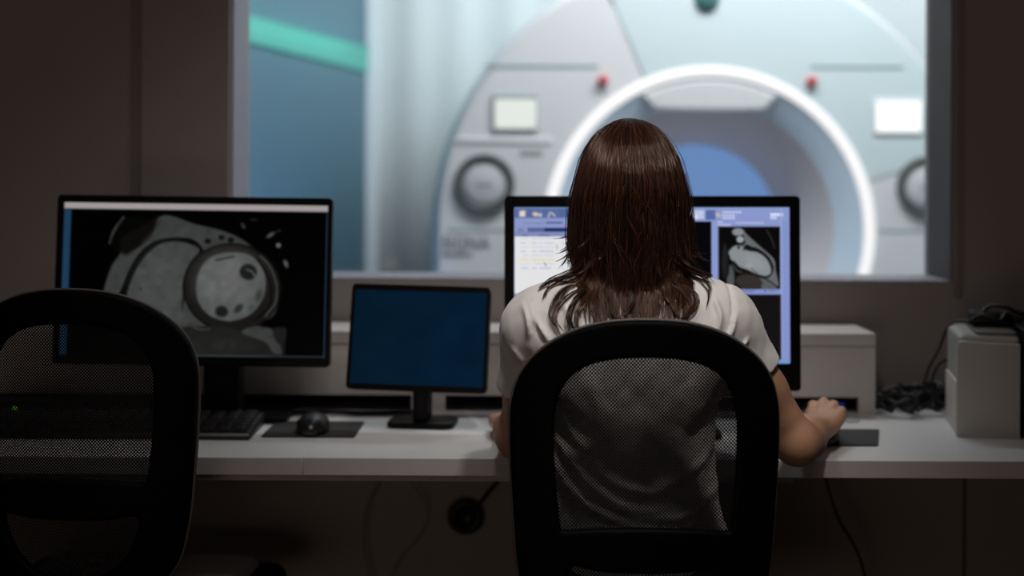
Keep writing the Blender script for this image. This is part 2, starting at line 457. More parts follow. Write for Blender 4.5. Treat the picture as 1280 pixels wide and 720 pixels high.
# angled left wall of the exam room, blue, with a teal cove light running along it
A = Vector((-1.16, 3.34, 0)); Bp = Vector((-.605, 5.975, 0))
def slab(a, b_, th, z0, z1):
    n = Vector(((b_-a).y, -(b_-a).x, 0)).normalized()*th
    bm = bmesh.new(); vs = []
    for z in (z0, z1):
        for p in (a, b_, b_-n, a-n): vs.append(bm.verts.new((p.x, p.y, z)))
    for f in ((0, 1, 2, 3), (7, 6, 5, 4), (0, 4, 5, 1), (1, 5, 6, 2), (2, 6, 7, 3), (3, 7, 4, 0)): bm.faces.new([vs[i] for i in f])
    return bm
struct('wall_exam_left', slab(A, Bp, .08, 0, EC), M['exwall_teal'])
struct('trim_4', bx(-.645, -.56, 5.95, 6.02, 0, EC, .01), M['exwall'])
for k, (x0, x1, yy) in enumerate(((-.545, -.43, 6.12), (-.43, -.40, 6.05), (-.40, -.27, 6.12), (-.27, -.235, 6.05), (-.235, 1.9, 6.14))):
    pass
# pleated pale curtain beside the scanner
cv = []; cf = []; nn = 220
for i in range(nn+1):
    t = i/nn; x = -.60+t*1.14; y = 6.25+.008*math.sin(t*1.1*2*PI/.21)+.006*math.sin(t*19)
    cv += [(x, y, .05), (x, y, 2.9)]
for i in range(nn): cf.append((2*i, 2*i+2, 2*i+3, 2*i+1))
cur = pyobj('curtain', cv, cf, mat('curtain_cloth', (.66, .72, .74), .9, noise=.03), None)
sm = cur.modifiers.new('thickness', 'SOLIDIFY'); sm.thickness = .004
props(cur, 'pale pleated curtain hanging behind the scanner, left of its round housing', 'curtain')
# cove light strip on the angled wall
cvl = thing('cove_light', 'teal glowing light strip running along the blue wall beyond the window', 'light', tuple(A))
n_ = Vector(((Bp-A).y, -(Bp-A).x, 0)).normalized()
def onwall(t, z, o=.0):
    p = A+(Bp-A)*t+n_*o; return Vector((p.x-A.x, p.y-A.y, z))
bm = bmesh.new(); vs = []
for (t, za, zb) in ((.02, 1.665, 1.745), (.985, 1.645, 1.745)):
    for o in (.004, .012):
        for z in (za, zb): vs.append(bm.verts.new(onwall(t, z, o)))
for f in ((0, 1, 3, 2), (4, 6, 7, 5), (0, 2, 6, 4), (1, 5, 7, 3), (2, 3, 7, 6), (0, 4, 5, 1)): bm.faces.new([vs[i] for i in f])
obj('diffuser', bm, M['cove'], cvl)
bm = bmesh.new(); vs = []
for t in (.02, .985):
    for o in (.002, .013):
        for z in (1.746, 1.755): vs.append(bm.verts.new(onwall(t, z, o)))
for f in ((0, 1, 3, 2), (4, 6, 7, 5), (0, 2, 6, 4), (1, 5, 7, 3), (2, 3, 7, 6), (0, 4, 5, 1)): bm.faces.new([vs[i] for i in f])
obj('housing', bm, M['exwall_teal'], cvl)

# ================================================================== MRI SCANNER
GX, GY, GZ = .653, 4.70, 1.039; S = 4.7/F
g = thing('mri_scanner', 'white MRI scanner with a glowing ring around its round bore, behind the window', 'medical scanner', (GX, GY, 0))
NA = 160; RO = .9225
def rad(a, inset=0):
    c, s_ = math.cos(a), math.sin(a)
    R = RO-inset
    if s_ >= 0: return R
    r = R/max(abs(c), 1e-6)
    return min(r, (GZ-.03)/abs(s_))
angs = [2*PI*i/NA for i in range(NA)]
def ringv(f, y): return [(f(a)*math.cos(a), y, GZ+f(a)*math.sin(a)) for a in angs]
layers = [ringv(lambda a: rad(a), 1.35), ringv(lambda a: rad(a), .09), ringv(lambda a: rad(a, .004), .06), ringv(lambda a: rad(a, .016), .020), ringv(lambda a: rad(a, .024), .007), ringv(lambda a: rad(a, .032), 0)]
V = [v for l in layers for v in l]; Fc = []
for i in range(len(layers)-1):
    for k in range(NA):
        k2 = (k+1) % NA; Fc.append((i*NA+k, (i+1)*NA+k, (i+1)*NA+k2, i*NA+k2))
pyobj('housing', V, Fc, M['gantry'], g)
def face_panel(name, a0, a1, m, y=0.0, rin=.549, rfn=lambda a: rad(a, .033)):
    n = max(4, int((a1-a0)/(2*PI)*NA)); V = []; Fc = []; K = 6
    for i in range(n+1):
        a = a0+(a1-a0)*i/n
        for k in range(K+1):
            r = rin+(rfn(a)-rin)*k/K
            V.append((r*math.cos(a), y, GZ+r*math.sin(a)))
    nv = len(V); V += [(v[0], .02, v[2]) for v in V]
    for i in range(n):
        for k in range(K):
            q = i*(K+1)+k; Fc.append((q, q+K+1, q+K+2, q+1))
        for k in (0, K):
            q = i*(K+1)+k; Fc.append((q, q+K+1, q+K+1+nv, q+nv))
    for i in (0, n):
        for k in range(K):
            q = i*(K+1)+k; Fc.append((q, q+1, q+1+nv, q+nv))
    return pyobj(name, V, Fc, m, g, smooth=False)
props(face_panel('front_panel', D_(113.6), D_(180), M['gantry'], -.0005), 'white upper left panel')
props(face_panel('front_panel', D_(18), D_(113), M['gantry_teal'], -.004), 'pale teal top panel')
face_panel('front_panel', D_(-90), D_(18), M['gantry'], -.0005)
face_panel('front_panel', D_(180), D_(270), M['gantry'], -.0005)
lathe_obj('light_ring', [(.549, .01), (.546, .0), (.543, -.010), (.540, -.013), (.519, -.013), (.516, -.010), (.513, 0), (.510, .02)], M['ring'], g, 128, off=(0, 0, GZ))
lathe_obj('inner_band', [(.511, .0), (.49, .012), (.455, .03), (.425, .055)], M['funnel_rim'], g, 128, off=(0, 0, GZ))
lathe_obj('funnel', [(.425, .055), (.39, .10), (.355, .17), (.325, .25), (.307, .31), (.30, .33)], M['funnel'], g, 128, off=(0, 0, GZ))
lathe_obj('bore_tube', [(.303, .325), (.296, .335), (.294, .345), (.294, .44)], M['funnel'], g, 128, off=(0, 0, GZ))
lathe_obj('bore_glow_disc', [(.0, .40), (.15, .398), (.294, .385)], M['boreglow'], g, 96, off=(0, 0, GZ))  # added glowing disc stands in for the blue-lit bore interior
# padded lip above the bore
lp = prism([(.503*math.sin(q), .503*math.cos(q)) for q in np.linspace(-.47, .47, 15)]+[(p_[0], p_[1]) for p_ in catmull([(.205, .43), (.185, .408), (.15, .401), (0, .399), (-.15, .401), (-.185, .408), (-.205, .43)], 4)], -.004, .12, .010)
for v in lp.verts: v.co.z += GZ
obj('headrest_pad', lp, mat('scanner_pad', (.68, .68, .70), .6), g)
# dome camera on the top panel
lathe_obj('dome_camera', [(0.001, -.035), (.018, -.033), (.034, -.022), (.043, -.004), (.046, .0), (.046, .02)], mat('dome_dark_teal', (.08, .20, .20), .3), g, 32, off=(-.013, 0, GZ+.765))
def gp(px, py): return ((px-887)*S, GZ+(288-py)*S)
def plate(name, px0, px1, py0, py1, m, y0=-.012, y1=.0, r=.004, parent=g, bev=.001):
    (xa, za), (xb, zb) = gp(px0, py1), gp(px1, py0)
    pts = [(p[0]+(xa+xb)/2, p[1]+(za+zb)/2) for p in rrect(xb-xa, zb-za, r)]
    return obj(name, prism(pts, y0, y1, bev), m, parent)
plate('groove', 605, 747, 81, 84, M['groove'], -.004, .002, .002)
plate('groove', 1012, 1128, 80, 83, M['groove'], -.007, .002, .002)
plate('groove', 560, 680, 287, 289, M['groove'], -.003, .002, .002)
plate('groove', 1098, 1165, 285, 287, M['groove'], -.003, .002, .002)
for px in (753, 1013):
    x, z = gp(px, 100)
    o = lathe_obj('stop_button', [(.001, -.03), (.014, -.028), (.018, -.02), (.018, 0)], M['stopred'], g, 24, off=(x, 0, z))
    props(o, 'red stop button')
f = plate('display', 615, 672, 118, 163, mat('display_frame', (.30, .36, .38), .4), -.012, .0, .006)
plate('display_screen', 618, 670, 124, 161, M['lcd_cream'], -.0135, -.011, .003, f, .0)
f = plate('display', 1091, 1153, 121, 165, M['gantry'], -.012, .0, .006)
plate('display_screen', 1094, 1150, 124, 163, M['lcd_white'], -.0135, -.011, .003, f, .0)
plate('console_ledge', 568, 690, 172, 179, mat('ledge_white', (.80, .80, .84), .4), -.006, .0, .008)
for px in (606, 1158):
    x, z = gp(px, 230)
    o = lathe_obj('control_dial', [(.100, .0), (.100, -.018), (.094, -.024), (.082, -.024), (.076, -.018), (.075, 0)], M['dial'], g, 48, off=(x, 0, z))
    lathe_obj('dial_face', [(.001, -.016), (.06, -.016), (.073, -.010), (.076, -.002)], M['dialface'], o, 48, off=(x, 0, z))
    for dx in range(5):
        obj('dial_mark', bx(x-.024+dx*.010, x-.018+dx*.010, -.0175, -.015, z-.008, z+.002), M['ink'], o)
def marks(px, py, w, h, n, name='printed_mark'):
    for i in range(n):
        q = w/n; plate(name, px+i*q+q*.1, px+i*q+q*.82, py, py+h, M['ink'], -.002, .0, .0015, g, 0)
marks(650, 189, 28, 6, 5); marks(1090, 189, 28, 6, 5); marks(553, 316, 38, 6, 7)
fc = bpy.data.curves.new('lettering', 'FONT'); fc.body = 'SIGNA'; fc.size = .062; fc.extrude = .001; fc.space_character = 1.0
fo = bpy.data.objects.new('lettering', fc); me = bpy.data.meshes.new_from_object(fo); bpy.data.objects.remove(fo)
x, z = gp(553, 312)
w_ = max(v.co.x for v in me.vertices)
for v in me.vertices: v.co = Vector((x+v.co.x*.158/w_, -.0025-v.co.z, z+v.co.y))
lo = link_mesh('lettering', me, M['ink'], g, False)

# ================================================================== DESK
DZ = .74; DF = 2.463
desk = thing('desk', 'long white laminate desk running below the window with monitors on it', 'desk', (0, DF, 0))
SX = -.36
for nm, xa, xb in (('desktop', -2.28, SX-.0002), ('desktop', SX+.0002, 2.48)):
    o = obj(nm, bx(xa, xb, 0, WY-DF-.002, .7085, DZ, .0012), M['laminate'], desk)
    obj('edge_band', bx(xa+.0012, xb-.0012, -.0012, .002, .7095, DZ-.0012, .0004), M['laminate_edge'], o)
obj('apron', bx(-2.25, .492, .012, .035, .697, .7083, .001), M['laminate_edge'], desk)
for xa, xb in ((-2.25, .944), (.950, 2.45)):
    obj('modesty_panel', bx(xa, xb, .50, .518, .02, .708, .001), M['modesty'], desk)
for xx in (-1.6, 1.75):
    obj('side_panel', bx(xx, xx+.025, .05, .50, 0, .708, .001), M['laminate_edge'], desk)
# cable outlet in the modesty panel
p = at(583, 645, 2.96)
out = lathe_obj('cable_outlet', [(.001, -.010), (.020, -.012), (.024, -.016), (.033, -.016), (.036, -.010), (.036, .004)], M['black'], desk, 32, off=(p.x, .50, p.z))
lathe_obj('trim_ring', [(.0335, -.004), (.040, -.004), (.041, .0)], M['tan'], out, 32, off=(p.x, .50, p.z))

# raised shelf along the wall
rs = thing('desk_riser', 'long low white shelf standing on the back of the desk below the window', 'shelf', (0, 2.93, DZ))
RXE = .751
obj('top_board', bx(-2.2, RXE, -.003, WY-2.93-.014, .140, .166, .002), M['riser'], rs)
# front board with cut-outs for the cables
fp = bx(-2.2, RXE, 0, .016, .034, .1395, .001)
for xa, xb in ((-2.2, -2.1), (-.205, -.135), (RXE-.034, RXE)): bx(xa, xb, 0, .016, 0, .035, .001, bm=fp)
obj('front_board', fp, M['riser'], rs)
obj('side_panel', bx(RXE-.016, RXE, .0165, WY-2.93-.014, 0, .1395, .001), M['riser'], rs)
obj('gap_shade_board', bx(-2.2, RXE-.02, .15, .16, 0, .1395), M['black'], rs)  # black, so the shade behind the cut-outs is in its colour

# ================================================================== MONITORS
def monitor(name, label, cx, y, z0, w, h, bz, canvas, base_w, base_d, neck_w, yaw=0, tilt=0, roll=0, base_y=None, group=None, thick=.03, base_off=0, neckx=0, deskz=DZ):
    """bz = (left, right, top, bottom) bezels"""
    t = thing(name, label, 'monitor', (cx, y, deskz), yaw, group)
    head = bpy.data.objects.new('panel', None)
    pts = rrect(w, h, .008 if w > .4 else .010)
    cz = z0+h/2-deskz
    R = Matrix.Translation((0, 0, cz)) @ Matrix.Rotation(tilt, 4, 'X') @ Matrix.Rotation(roll, 4, 'Y')
    hs = obj('housing', prism(pts, .004, thick, .004), M['bezel'], t)
    l, r, tp, bt = bz
    # bezel as a frame of four bars round the screen
    bm = bmesh.new(); O = rrect(w, h, .008); sw, sh = w-l-r, h-tp-bt; ox, oz = (l-r)/2, (bt-tp)/2
    I = [(x_+ox, z_+oz) for x_, z_ in rrect(sw, sh, .0015)]
    vo = [bm.verts.new((p_[0], -.001, p_[1])) for p_ in O]; vi = [bm.verts.new((p_[0], -.001, p_[1])) for p_ in I]
    vo2 = [bm.verts.new((p_[0], .006, p_[1])) for p_ in O]; vi2 = [bm.verts.new((p_[0], .006, p_[1])) for p_ in I]
    n = len(O)
    for k in range(n):
        k2 = (k+1) % n
        bm.faces.new((vo[k], vo[k2], vi[k2], vi[k])); bm.faces.new((vo2[k], vo2[k2], vo[k2], vo[k])); bm.faces.new((vi[k], vi[k2], vi2[k2], vi2[k]))
    be = obj('bezel', bm, M['bezel'], t)
    sc = canvas.mesh('screen', sw, sh, t, .0025, oz, ox)
    for o in (hs, be, sc): o.data.transform(R)
    by = thick+.03
    nk = obj('neck', bx(-neck_w/2+neckx, neck_w/2+neckx, thick*.8, thick+.052, .012, max(.05, cz-h*.18), .004), M['bezel'], t)
    bs = obj('base', prism_z([(p_[0]+neckx, p_[1]+base_off+thick) for p_ in rrect(base_w, base_d, .02)], 0, .012, .003), M['bezel'], t)
    return t

# --- left display: large heart scan
c = Canvas(77, 257, 409.5, 449, 1.0, (1, 1, 1))
G = lambda v: (v*.97, v*1.0, v*.99)
c.poly([(138, 340), (150, 320), (152, 305), (175, 290), (200, 273), (217, 274), (240, 282), (275, 290), (300, 300), (320, 315), (340, 335), (349, 365), (347, 390), (335, 402), (300, 410), (230, 412), (150, 405), (130, 380)], G(66), 3)
c.line([(136, 308), (141, 292), (152, 276)], 3.2, G(66), 2)
c.poly([(137, 310), (143, 293), (155, 276), (185, 276), (190, 290), (172, 312), (150, 318)], (5, 5, 4), 4)
c.poly([(152, 300), (178, 285), (195, 274), (188, 296), (172, 312), (158, 322), (150, 318)], (14, 13, 11), 5)
c.line([(177, 306), (192, 290), (200, 278)], 1.5, G(40), 3)
# right chamber
c.poly([(150, 395), (155, 358), (170, 325), (190, 306), (215, 300), (240, 302), (253, 314), (256, 330), (242, 350), (230, 390), (228, 412)], (10, 9, 8), 2)
c.poly([(157, 395), (162, 362), (176, 331), (195, 311), (216, 305), (237, 308), (249, 316), (237, 332), (230, 355), (229, 390), (235, 412), (160, 412)], G(72), 2.5)
c.ell(205, 360, 30, 40, G(84), .2, 40, .7)
c.ell(177, 365, 1.6, 1.6, G(45), 0, 2)
# left chamber wall and cavity
c.ell(291, 362, 62, 56, (12, 11, 10), .15, 2)
c.ell(291, 362, 60, 54, (27, 26, 24), .15, 3)
c.poly([(246, 365), (249, 343), (262, 325), (285, 318), (310, 320), (325, 332), (333, 352), (330, 375), (315, 395), (290, 404), (265, 398), (251, 383)], G(92), 2.5)
c.ell(286, 352, 32, 28, (112, 112, 112), 0, 40, .8)
c.line([(270, 328), (282, 325), (292, 323)], 2.5, G(35), 2, .7)
c.ell(311, 342, 11, 10, (30, 32, 30), .3, 3); c.line([(309, 339), (316, 342), (320, 348)], 2, G(95), 2)
c.ell(279, 392, 8, 7, (30, 31, 29), .2, 3); c.ell(300, 388, 7, 4, (45, 47, 45), -.8, 3)
c.ell(325, 372, 4, 8, (60, 63, 62), .3, 4); c.ell(317, 387, 6, 4, (75, 78, 77), -.6, 4)
for (x_, y_) in ((259, 304), (276, 299), (288, 302)): c.ell(x_, y_, 4, 3.4, (18, 18, 17), 0, 2)
c.line([(326, 322), (338, 335), (347, 358), (346, 380), (338, 392), (334, 398)], 2.2, G(70), 2)
c.line([(322, 326), (335, 345), (340, 365), (338, 385), (322, 402)], 2, (8, 8, 7), 2)
# tissue below
c.rect(200, 412, 360, 446, (22, 22, 20), 4)
c.poly([(210, 416), (240, 412), (280, 411), (310, 418), (335, 430), (344, 447), (215, 447)], (32, 33, 31), 3)
c.ell(280, 435, 30, 8, (42, 42, 40), 0, 12, .7)
c.poly([(305, 418), (320, 410), (340, 412), (350, 425), (356, 443), (345, 443), (335, 430)], G(64), 3)
c.poly([(345, 412), (360, 411), (360, 425), (352, 432), (345, 422)], G(30), 4)
c.line([(228, 413), (240, 410), (252, 415), (264, 414)], 2.4, G(60), 2)
c.rect(361, 266, 407, 446, (1, 1, 1), 2); c.rect(330, 404, 407, 411, (1, 1, 1), 5, .8)
for (x_, y_, a_, b_, r_, v_) in ((303, 284, 4, 2, 1.0, 55), (316, 276, 4, 1.2, 0, 35), (338, 295, 6, 2.2, -.6, 80), (348, 290, 3, 1.3, -.4, 40), (348, 308, 3, 3, 0, 110), (358, 331, 2.4, 5, -.4, 95)):
    c.ell(x_, y_, a_, b_, G(v_), r_, 2)
c.noise(.05, 7); c.c *= .9
c.rect(77, 257, 412, 265, (160, 152, 152), .8)
c.rect(77, 266, 86, 449, (28, 58, 84), 1.2)
c.rect(408, 266, 409, 449, (38, 60, 80), 1)
c.rect(210, 446.5, 409, 448, (62, 74, 86), 1, .7)
LMY = 2.72
mL = monitor('computer_monitor', 'wide black monitor at left showing one large grey heart scan', (242-640)/F*LMY, LMY, HC-(458.5-HZ)/F*LMY, 345/F*LMY, 211/F*LMY, (.012, .009, .014, .017), c, .24, .11, .07, yaw=0, tilt=D_(-4), roll=D_(.5), base_off=.084, neckx=.05)

# --- small display: plain dark blue
c = Canvas(0, 0, 40, 30, 1.0, (4, 25, 40))
c.put(np.clip((c.X-10)/60+(c.Y)/80, 0, .6), (5, 27, 50))
c.noise(.04, 6)
SY = 2.72
mS = monitor('touch_display', 'small black display with a plain dark blue screen, between the two large monitors', (524-640)/F*SY, SY, HC-(489-HZ)/F*SY, 176/F*SY, 132/F*SY, (.0065, .0065, .011, .011), c, .13, .10, .030, yaw=D_(-6), tilt=D_(-12), roll=D_(.9), base_off=.03)

# --- the woman's monitor: viewer software
c = Canvas(644.5, 258.5, 988.5, 453.5, 1.0, (136, 150, 203))
c.rect(645, 259, 716, 272, (84, 102, 152)); c.rect(645, 271, 862, 273, (120, 134, 186))
for x_ in (655, 673, 691): c.rect(x_-7, 260.5, x_+8, 271, (92, 106, 156), 1.5, .8)
c.rect(651, 264, 658, 270, (225, 215, 200), 2); c.ell(655, 264, 3.5, 1.8, (220, 205, 190), 0, 2)
c.ell(671, 267, 4, 2.6, (215, 190, 170), .2, 2); c.ell(677, 268, 2.3, 2.3, (190, 190, 205), 0, 2)
c.line([(687, 270), (690, 265), (695, 269)], 1.8, (205, 195, 190), 2)
c.rect(718, 259, 862, 272, (120, 135, 185))
c.rect(645, 273, 862, 280, (140, 152, 200)); c.rect(655, 277, 683, 279, (118, 126, 164), 1.5, .6); c.rect(684, 276.5, 705, 279, (84, 98, 146), 1)
c.rect(645, 281, 862, 289, (136, 148, 194)); c.rect(649, 285, 656, 289, (100, 108, 150), 1.5, .6); c.rect(661, 284, 682, 289, (88, 98, 150), 1)
c.rect(682, 284, 712, 289.5, (32, 50, 98), 1)
c.rect(645, 289, 862, 295, (126, 138, 184)); c.rect(654, 292.5, 661, 294.5, (88, 92, 130), 1.2, .6); c.rect(675, 292.5, 688, 294.5, (88, 92, 130), 1.2, .6)
c.rect(645, 295, 862, 366, (226, 226, 228))
for i, y_ in enumerate((297.5, 303, 308, 313.5, 318.5, 324, 329, 334.5)):
    col = (232, 196, 120) if i == 5 else ((168, 178, 216) if i % 2 else (196, 202, 224))
    for (a_, b_) in ((653, 660), (667, 693), (704, 712)):
        for q in range(int(a_), int(b_), 3):
            if random.random() < .85: c.rect(q, y_-.8, q+2.2, y_+.8, col, 1.2, .9)
c.rect(645, 324, 862, 325, (236, 214, 170), 1.2, .5)
c.ell(698, 308, 1, 3, (170, 174, 190), 0, 1.5); c.line([(682, 328), (684, 331)], 1.2, (90, 90, 100), 1)
c.rect(645, 366, 862, 452, (126, 142, 196))
c.rect(650, 372, 760, 448, (20, 20, 26), 1.5)
c.rect(770, 276, 891, 366, (6, 6, 8), 1.0); c.rect(770, 370, 891, 449, (8, 8, 10), 1.0)
c.rect(862, 262, 882, 273, (190, 196, 226), 1.5); c.rect(864, 268, 874, 273, (214, 218, 238), 1.5)
c.rect(884, 262, 896, 274, (88, 104, 160), 1.2)
# patient header
c.ell(900, 268, 3.4, 2.4, (196, 186, 190), .4, 2); c.ell(902, 267, 1.8, 1.6, (170, 160, 130), 0, 1.5)
for y_, xs in ((264.5, (905, 926)), (268.5, (905, 918)), (272, (905, 921))):
    for q in range(xs[0], xs[1], 4): c.rect(q, y_-1.0, q+3.2, y_+1.0, (206, 212, 240), 1.3)
for y_, xs, l in ((267.5, (965, 980), 240), (271.5, (965, 972), 214)):
    for q in range(xs[0], xs[1], 4): c.rect(q, y_-1.6, q+3.4, y_+1.6, (l-8, l-4, 250), 1.2)
c.rect(897, 276, 905, 277.6, (196, 204, 236), 1.2); c.rect(897, 279.5, 915, 281.2, (190, 198, 232), 1.2)
for q in range(922, 957, 5): c.rect(q, 277, q+4, 278.8, (184, 192, 230), 1.3)
# heart picture
c.rect(899.5, 282.5, 977, 360.5, (30, 22, 24), 1); c.rect(900.5, 283.5, 976, 359.5, (10, 9, 9), 1)
h2 = lambda v: (v*.95, v*.99, v*1.02)
sx = lambda pts: [(895+a_/8, 278+b_/8) for a_, b_ in pts]
c.poly(sx([(100, 200), (130, 300), (120, 500), (90, 560), (70, 400), (80, 260)]), (32, 31, 31), 3)
c.poly(sx([(150, 420), (190, 480), (190, 640), (130, 640), (120, 560), (140, 500)]), h2(84), 3)
c.poly(sx([(290, 90), (350, 140), (460, 240), (590, 360), (610, 480), (630, 640), (480, 640), (420, 540), (480, 520), (560, 420), (480, 320), (340, 220), (300, 180)]), h2(104), 1.5)
c.poly(sx([(420, 540), (500, 560), (560, 600), (610, 655), (470, 655)]), h2(92), 1.5)
c.line(sx([(430, 530), (530, 570), (630, 645)]), 1.4, (15, 14, 14), 1.2)
c.poly(sx([(270, 250), (300, 225), (400, 250), (510, 310), (575, 400), (585, 480), (540, 545), (470, 545), (400, 520)]), (20, 18, 18), 1.5)
c.poly(sx([(150, 330), (140, 290), (190, 235), (260, 225), (330, 275), (430, 295), (510, 350), (555, 430), (560, 500), (510, 530), (420, 510), (330, 470), (250, 440), (200, 390), (160, 365)]), h2(140), 1.8)
c.ell(895+400/8, 278+390/8, 14, 7, h2(152), .5, 6, .6); c.ell(895+350/8, 278+430/8, 4, 2.5, h2(168), .4, 4, .7)
c.line(sx([(290, 265), (380, 250), (450, 275), (540, 350)]), 2.0, (20, 18, 18), 1.4)
c.line(sx([(270, 245), (300, 215), (350, 200)]), 2, h2(120), 1.6)
c.ell(895+238/8, 278+245/8, 1.6, 2, (24, 22, 22), 0, 1.5)
c.ell(895+235/8, 278+90/8, 7.5, 5, h2(140), 0, 2); c.ell(895+255/8, 278+165/8, 4.6, 4.2, h2(158), 0, 1.5)
c.ell(895+340/8, 278+590/8, 17, 9.5, (52, 46, 44), .15, 2); c.line(sx([(200, 470), (250, 490), (420, 520)]), 2, (30, 27, 27), 2)
c.line(sx([(520, 70), (560, 140), (600, 250)]), 1, (60, 60, 62), 1.5)
c.line(sx([(180, 420), (220, 470), (260, 490)]), 1.8, h2(70), 2)
c.line(sx([(365, 450), (420, 500)]), 1.5, h2(95), 1.5)
c.rect(977.3, 259, 979, 453, (150, 164, 214), 1)
c.rect(899, 361, 977, 366, (130, 144, 202), 1)
c.rect(930, 362.4, 945, 364.2, (100, 112, 160), 1.2, .8); c.ell(958, 363, 1.2, 1.2, (110, 70, 110), 0, 1); c.rect(962, 362.4, 970, 364, (100, 112, 160), 1.2, .8)
c.rect(899.5, 367.5, 977.5, 449, (20, 17, 19), 1)
c.rect(892, 276, 898.5, 452, (136, 152, 206), .8); c.rect(980, 276, 988.5, 453, (124, 140, 196), 1.5, .5)
c.rect(645, 450, 988.5, 453.5, (110, 150, 205), 1)
c.line([(645, 259), (988, 259)], .8, (120, 170, 205), 1)
RY = 2.66
mR = monitor('computer_monitor', 'black monitor in front of the woman showing viewer software and a small heart scan', (817-640)/F*RY-.001, RY, HC-(487.5-HZ)/F*RY, 370/F*RY, 243.5/F*RY, (.0185, .0195, .0215, .051), c, .26, .18, .07, tilt=D_(-1.5), roll=D_(-.3), base_off=.03)

# ================================================================== DESK THINGS
def rubber_mat(name, label, x0, x1, y0, y1, skew=0, group=None):
    w, d = x1-x0, y1-y0
    t = prism_z([(p_[0]+p_[1]*skew, p_[1]) for p_ in rrect(w, d, .006, 4)], 0, .003, .0008)
    o = obj(name, t, M['rubber'], None); o.location = ((x0+x1)/2, (y0+y1)/2, DZ+.0001)
    return props(o, label, 'mouse mat', group)
pA = at(328, 549, 2.645); pB = at(445, 549.5, 2.645)
rubber_mat('mouse_pad', 'thin dark mouse mat under the idle mouse, beside the keyboard', pA.x, pB.x, 2.640, 2.80, .02)
rubber_mat('mouse_pad', 'dark mouse mat under the hand of the woman', .475, .690, 2.585, 2.745, .27)

def mouse(label, loc, rz):
    t = thing('computer_mouse', label, 'mouse', loc, rz)
    v = Vox((-.05, -.075, -.02), (.05, .075, .06), .0022)
    v.ell((0, -.008, .009), (.031, .058, .026), 0); v.cut((0, 0, .0015), (0, 0, -1))
    X, Y, Z = v.full()
    body = v.mesh('shell', M['mouse'])
    body.parent = t
    V, Fc = lathe([(.001, -.003), (.0085, -.003), (.010, -.0015), (.010, .0015), (.0085, .003), (.001, .003)], 24, 'y')
    V = [(p_[1], p_[0]+.024, p_[2]+.022) for p_ in V]
    pyobj('scroll_wheel', V, Fc, M['keys'], t)
    obj('side_button', bx(-.0305, -.028, -.02, .012, .015, .021, .001), M['keys'], t)
    return t
pm = at(392, 540, 2.69)
mouse('idle black computer mouse standing on its mat by the keyboard', (pm.x, 2.70, DZ+.0032), 0)
HX, HY = .578, 2.637
mouse('black computer mouse under the right hand of the woman', (HX, HY, DZ+.0032), D_(-8))

kb = thing('keyboard', 'black computer keyboard lying in front of the heart scan monitor', 'keyboard', (-.735, 2.612, DZ), D_(0))
kbw = .51
base = prism([(0, 0), (.155, 0), (.155, .022), (.15, .026), (.004, .012), (0, .008)], -kbw/2, kbw/2, .0015)
for v in base.verts: v.co = Vector((v.co.y, v.co.x, v.co.z))
obj('case', base, M['keys'], kb)
kme = None
rows = 6; cols = 17
for r_ in range(rows):
    for k_ in range(cols):
        if r_ == 0 and 4 <= k_ <= 8:
            if k_ != 6: continue
            wk = .10
        else: wk = .0175
        if r_ == 5 and k_ in (1, 6, 11): continue
        xk = -kbw/2+.018+k_*.0295+.0; yk = .020+r_*.0225; zk = .0145+r_*.0021
        if wk < .05 and kme:
            o = bpy.data.objects.new('key', kme); COL.objects.link(o)
        else:
            bm = bx(-wk/2-.004, wk/2+.004, -.0085, .0085, -.003, .0075, .002)
            for v in bm.verts:
                if v.co.z > .003: v.co.x *= .88 if wk < .05 else .97; v.co.y *= .85
            o = obj('key', bm, M['keys'], None)
            if wk < .05: kme = o.data
        o.parent = kb; o.location = (xk, yk, zk)

# white label printer with a black adaptor on its lid
pr = thing('label_printer', 'small white printer standing on the right end of the desk', 'printer', (.841, 2.68, DZ), D_(-11))
wp, dp, hp = .113, .21, .180
x0 = 0.0
ol = [(0, 0), (dp, 0), (dp, hp*.98), (dp*.9, hp+.006), (.02, hp+.001), (.004, hp-.003), (0, hp-.010)]
bm = prism([(x0, 0), (x0+wp, 0), (x0+wp, hp-.003), (x0+wp-.05, hp-.002), (x0+.008, hp+.001), (x0+.002, hp-.002), (x0, hp-.010)], 0, .018, .001)
obj('front_cover', bm, M['printer'], pr)
v = Vox((x0-.03, 0, -.02), (x0+wp+.05, dp+.05, hp+.06), .003)
v.rbox((x0+wp/2+.004, .018+dp/2, hp/2+.006), (wp/2-.001, dp/2, hp/2+.006), .012, 0)
v.cut((0, 0, .001), (0, 0, -1)); v.cut((0, .019, 0), (0, -1, 0))
o = v.mesh('body', M['printer'], None); o.parent = pr
obj('lid', prism_z([(p_[0]+x0+wp/2+.018, p_[1]+.11) for p_ in rrect(.075, .17, .01)], hp+.010, hp+.0165, .002), M['printer_dark'], pr)
obj('side_foot', bx(x0+.001, x0+.0065, .03, dp, .0, .10, .001), M['riser'], pr)
pa = thing('power_adaptor', 'black power adaptor lying on the lid of the white printer', 'power adaptor', (.95, 2.80, DZ+hp+.0168), D_(-11))
obj('body', bx(-.045, .035, -.02, .05, 0, .028, .006), M['black'], pa)
obj('plug', bx(.036, .052, .0, .025, .003, .018, .003), M['black'], pa)
for k_, (pts, r_) in enumerate((
    ([(.893, 2.78, .944), (.915, 2.765, .962), (.945, 2.755, .952), (.965, 2.77, .965), (.995, 2.76, .955), (1.03, 2.77, .94)], .004),
    ([(.915, 2.79, .952), (.94, 2.80, .975), (.97, 2.79, .975), (1.0, 2.80, .962), (1.04, 2.80, .95)], .004))):
    props(tube_obj('cable', pts, r_, M['cable']), ['black cable loop lying over the front edge of the printer lid', 'black cable loop arching behind the other one on the printer lid'][k_], 'cable')
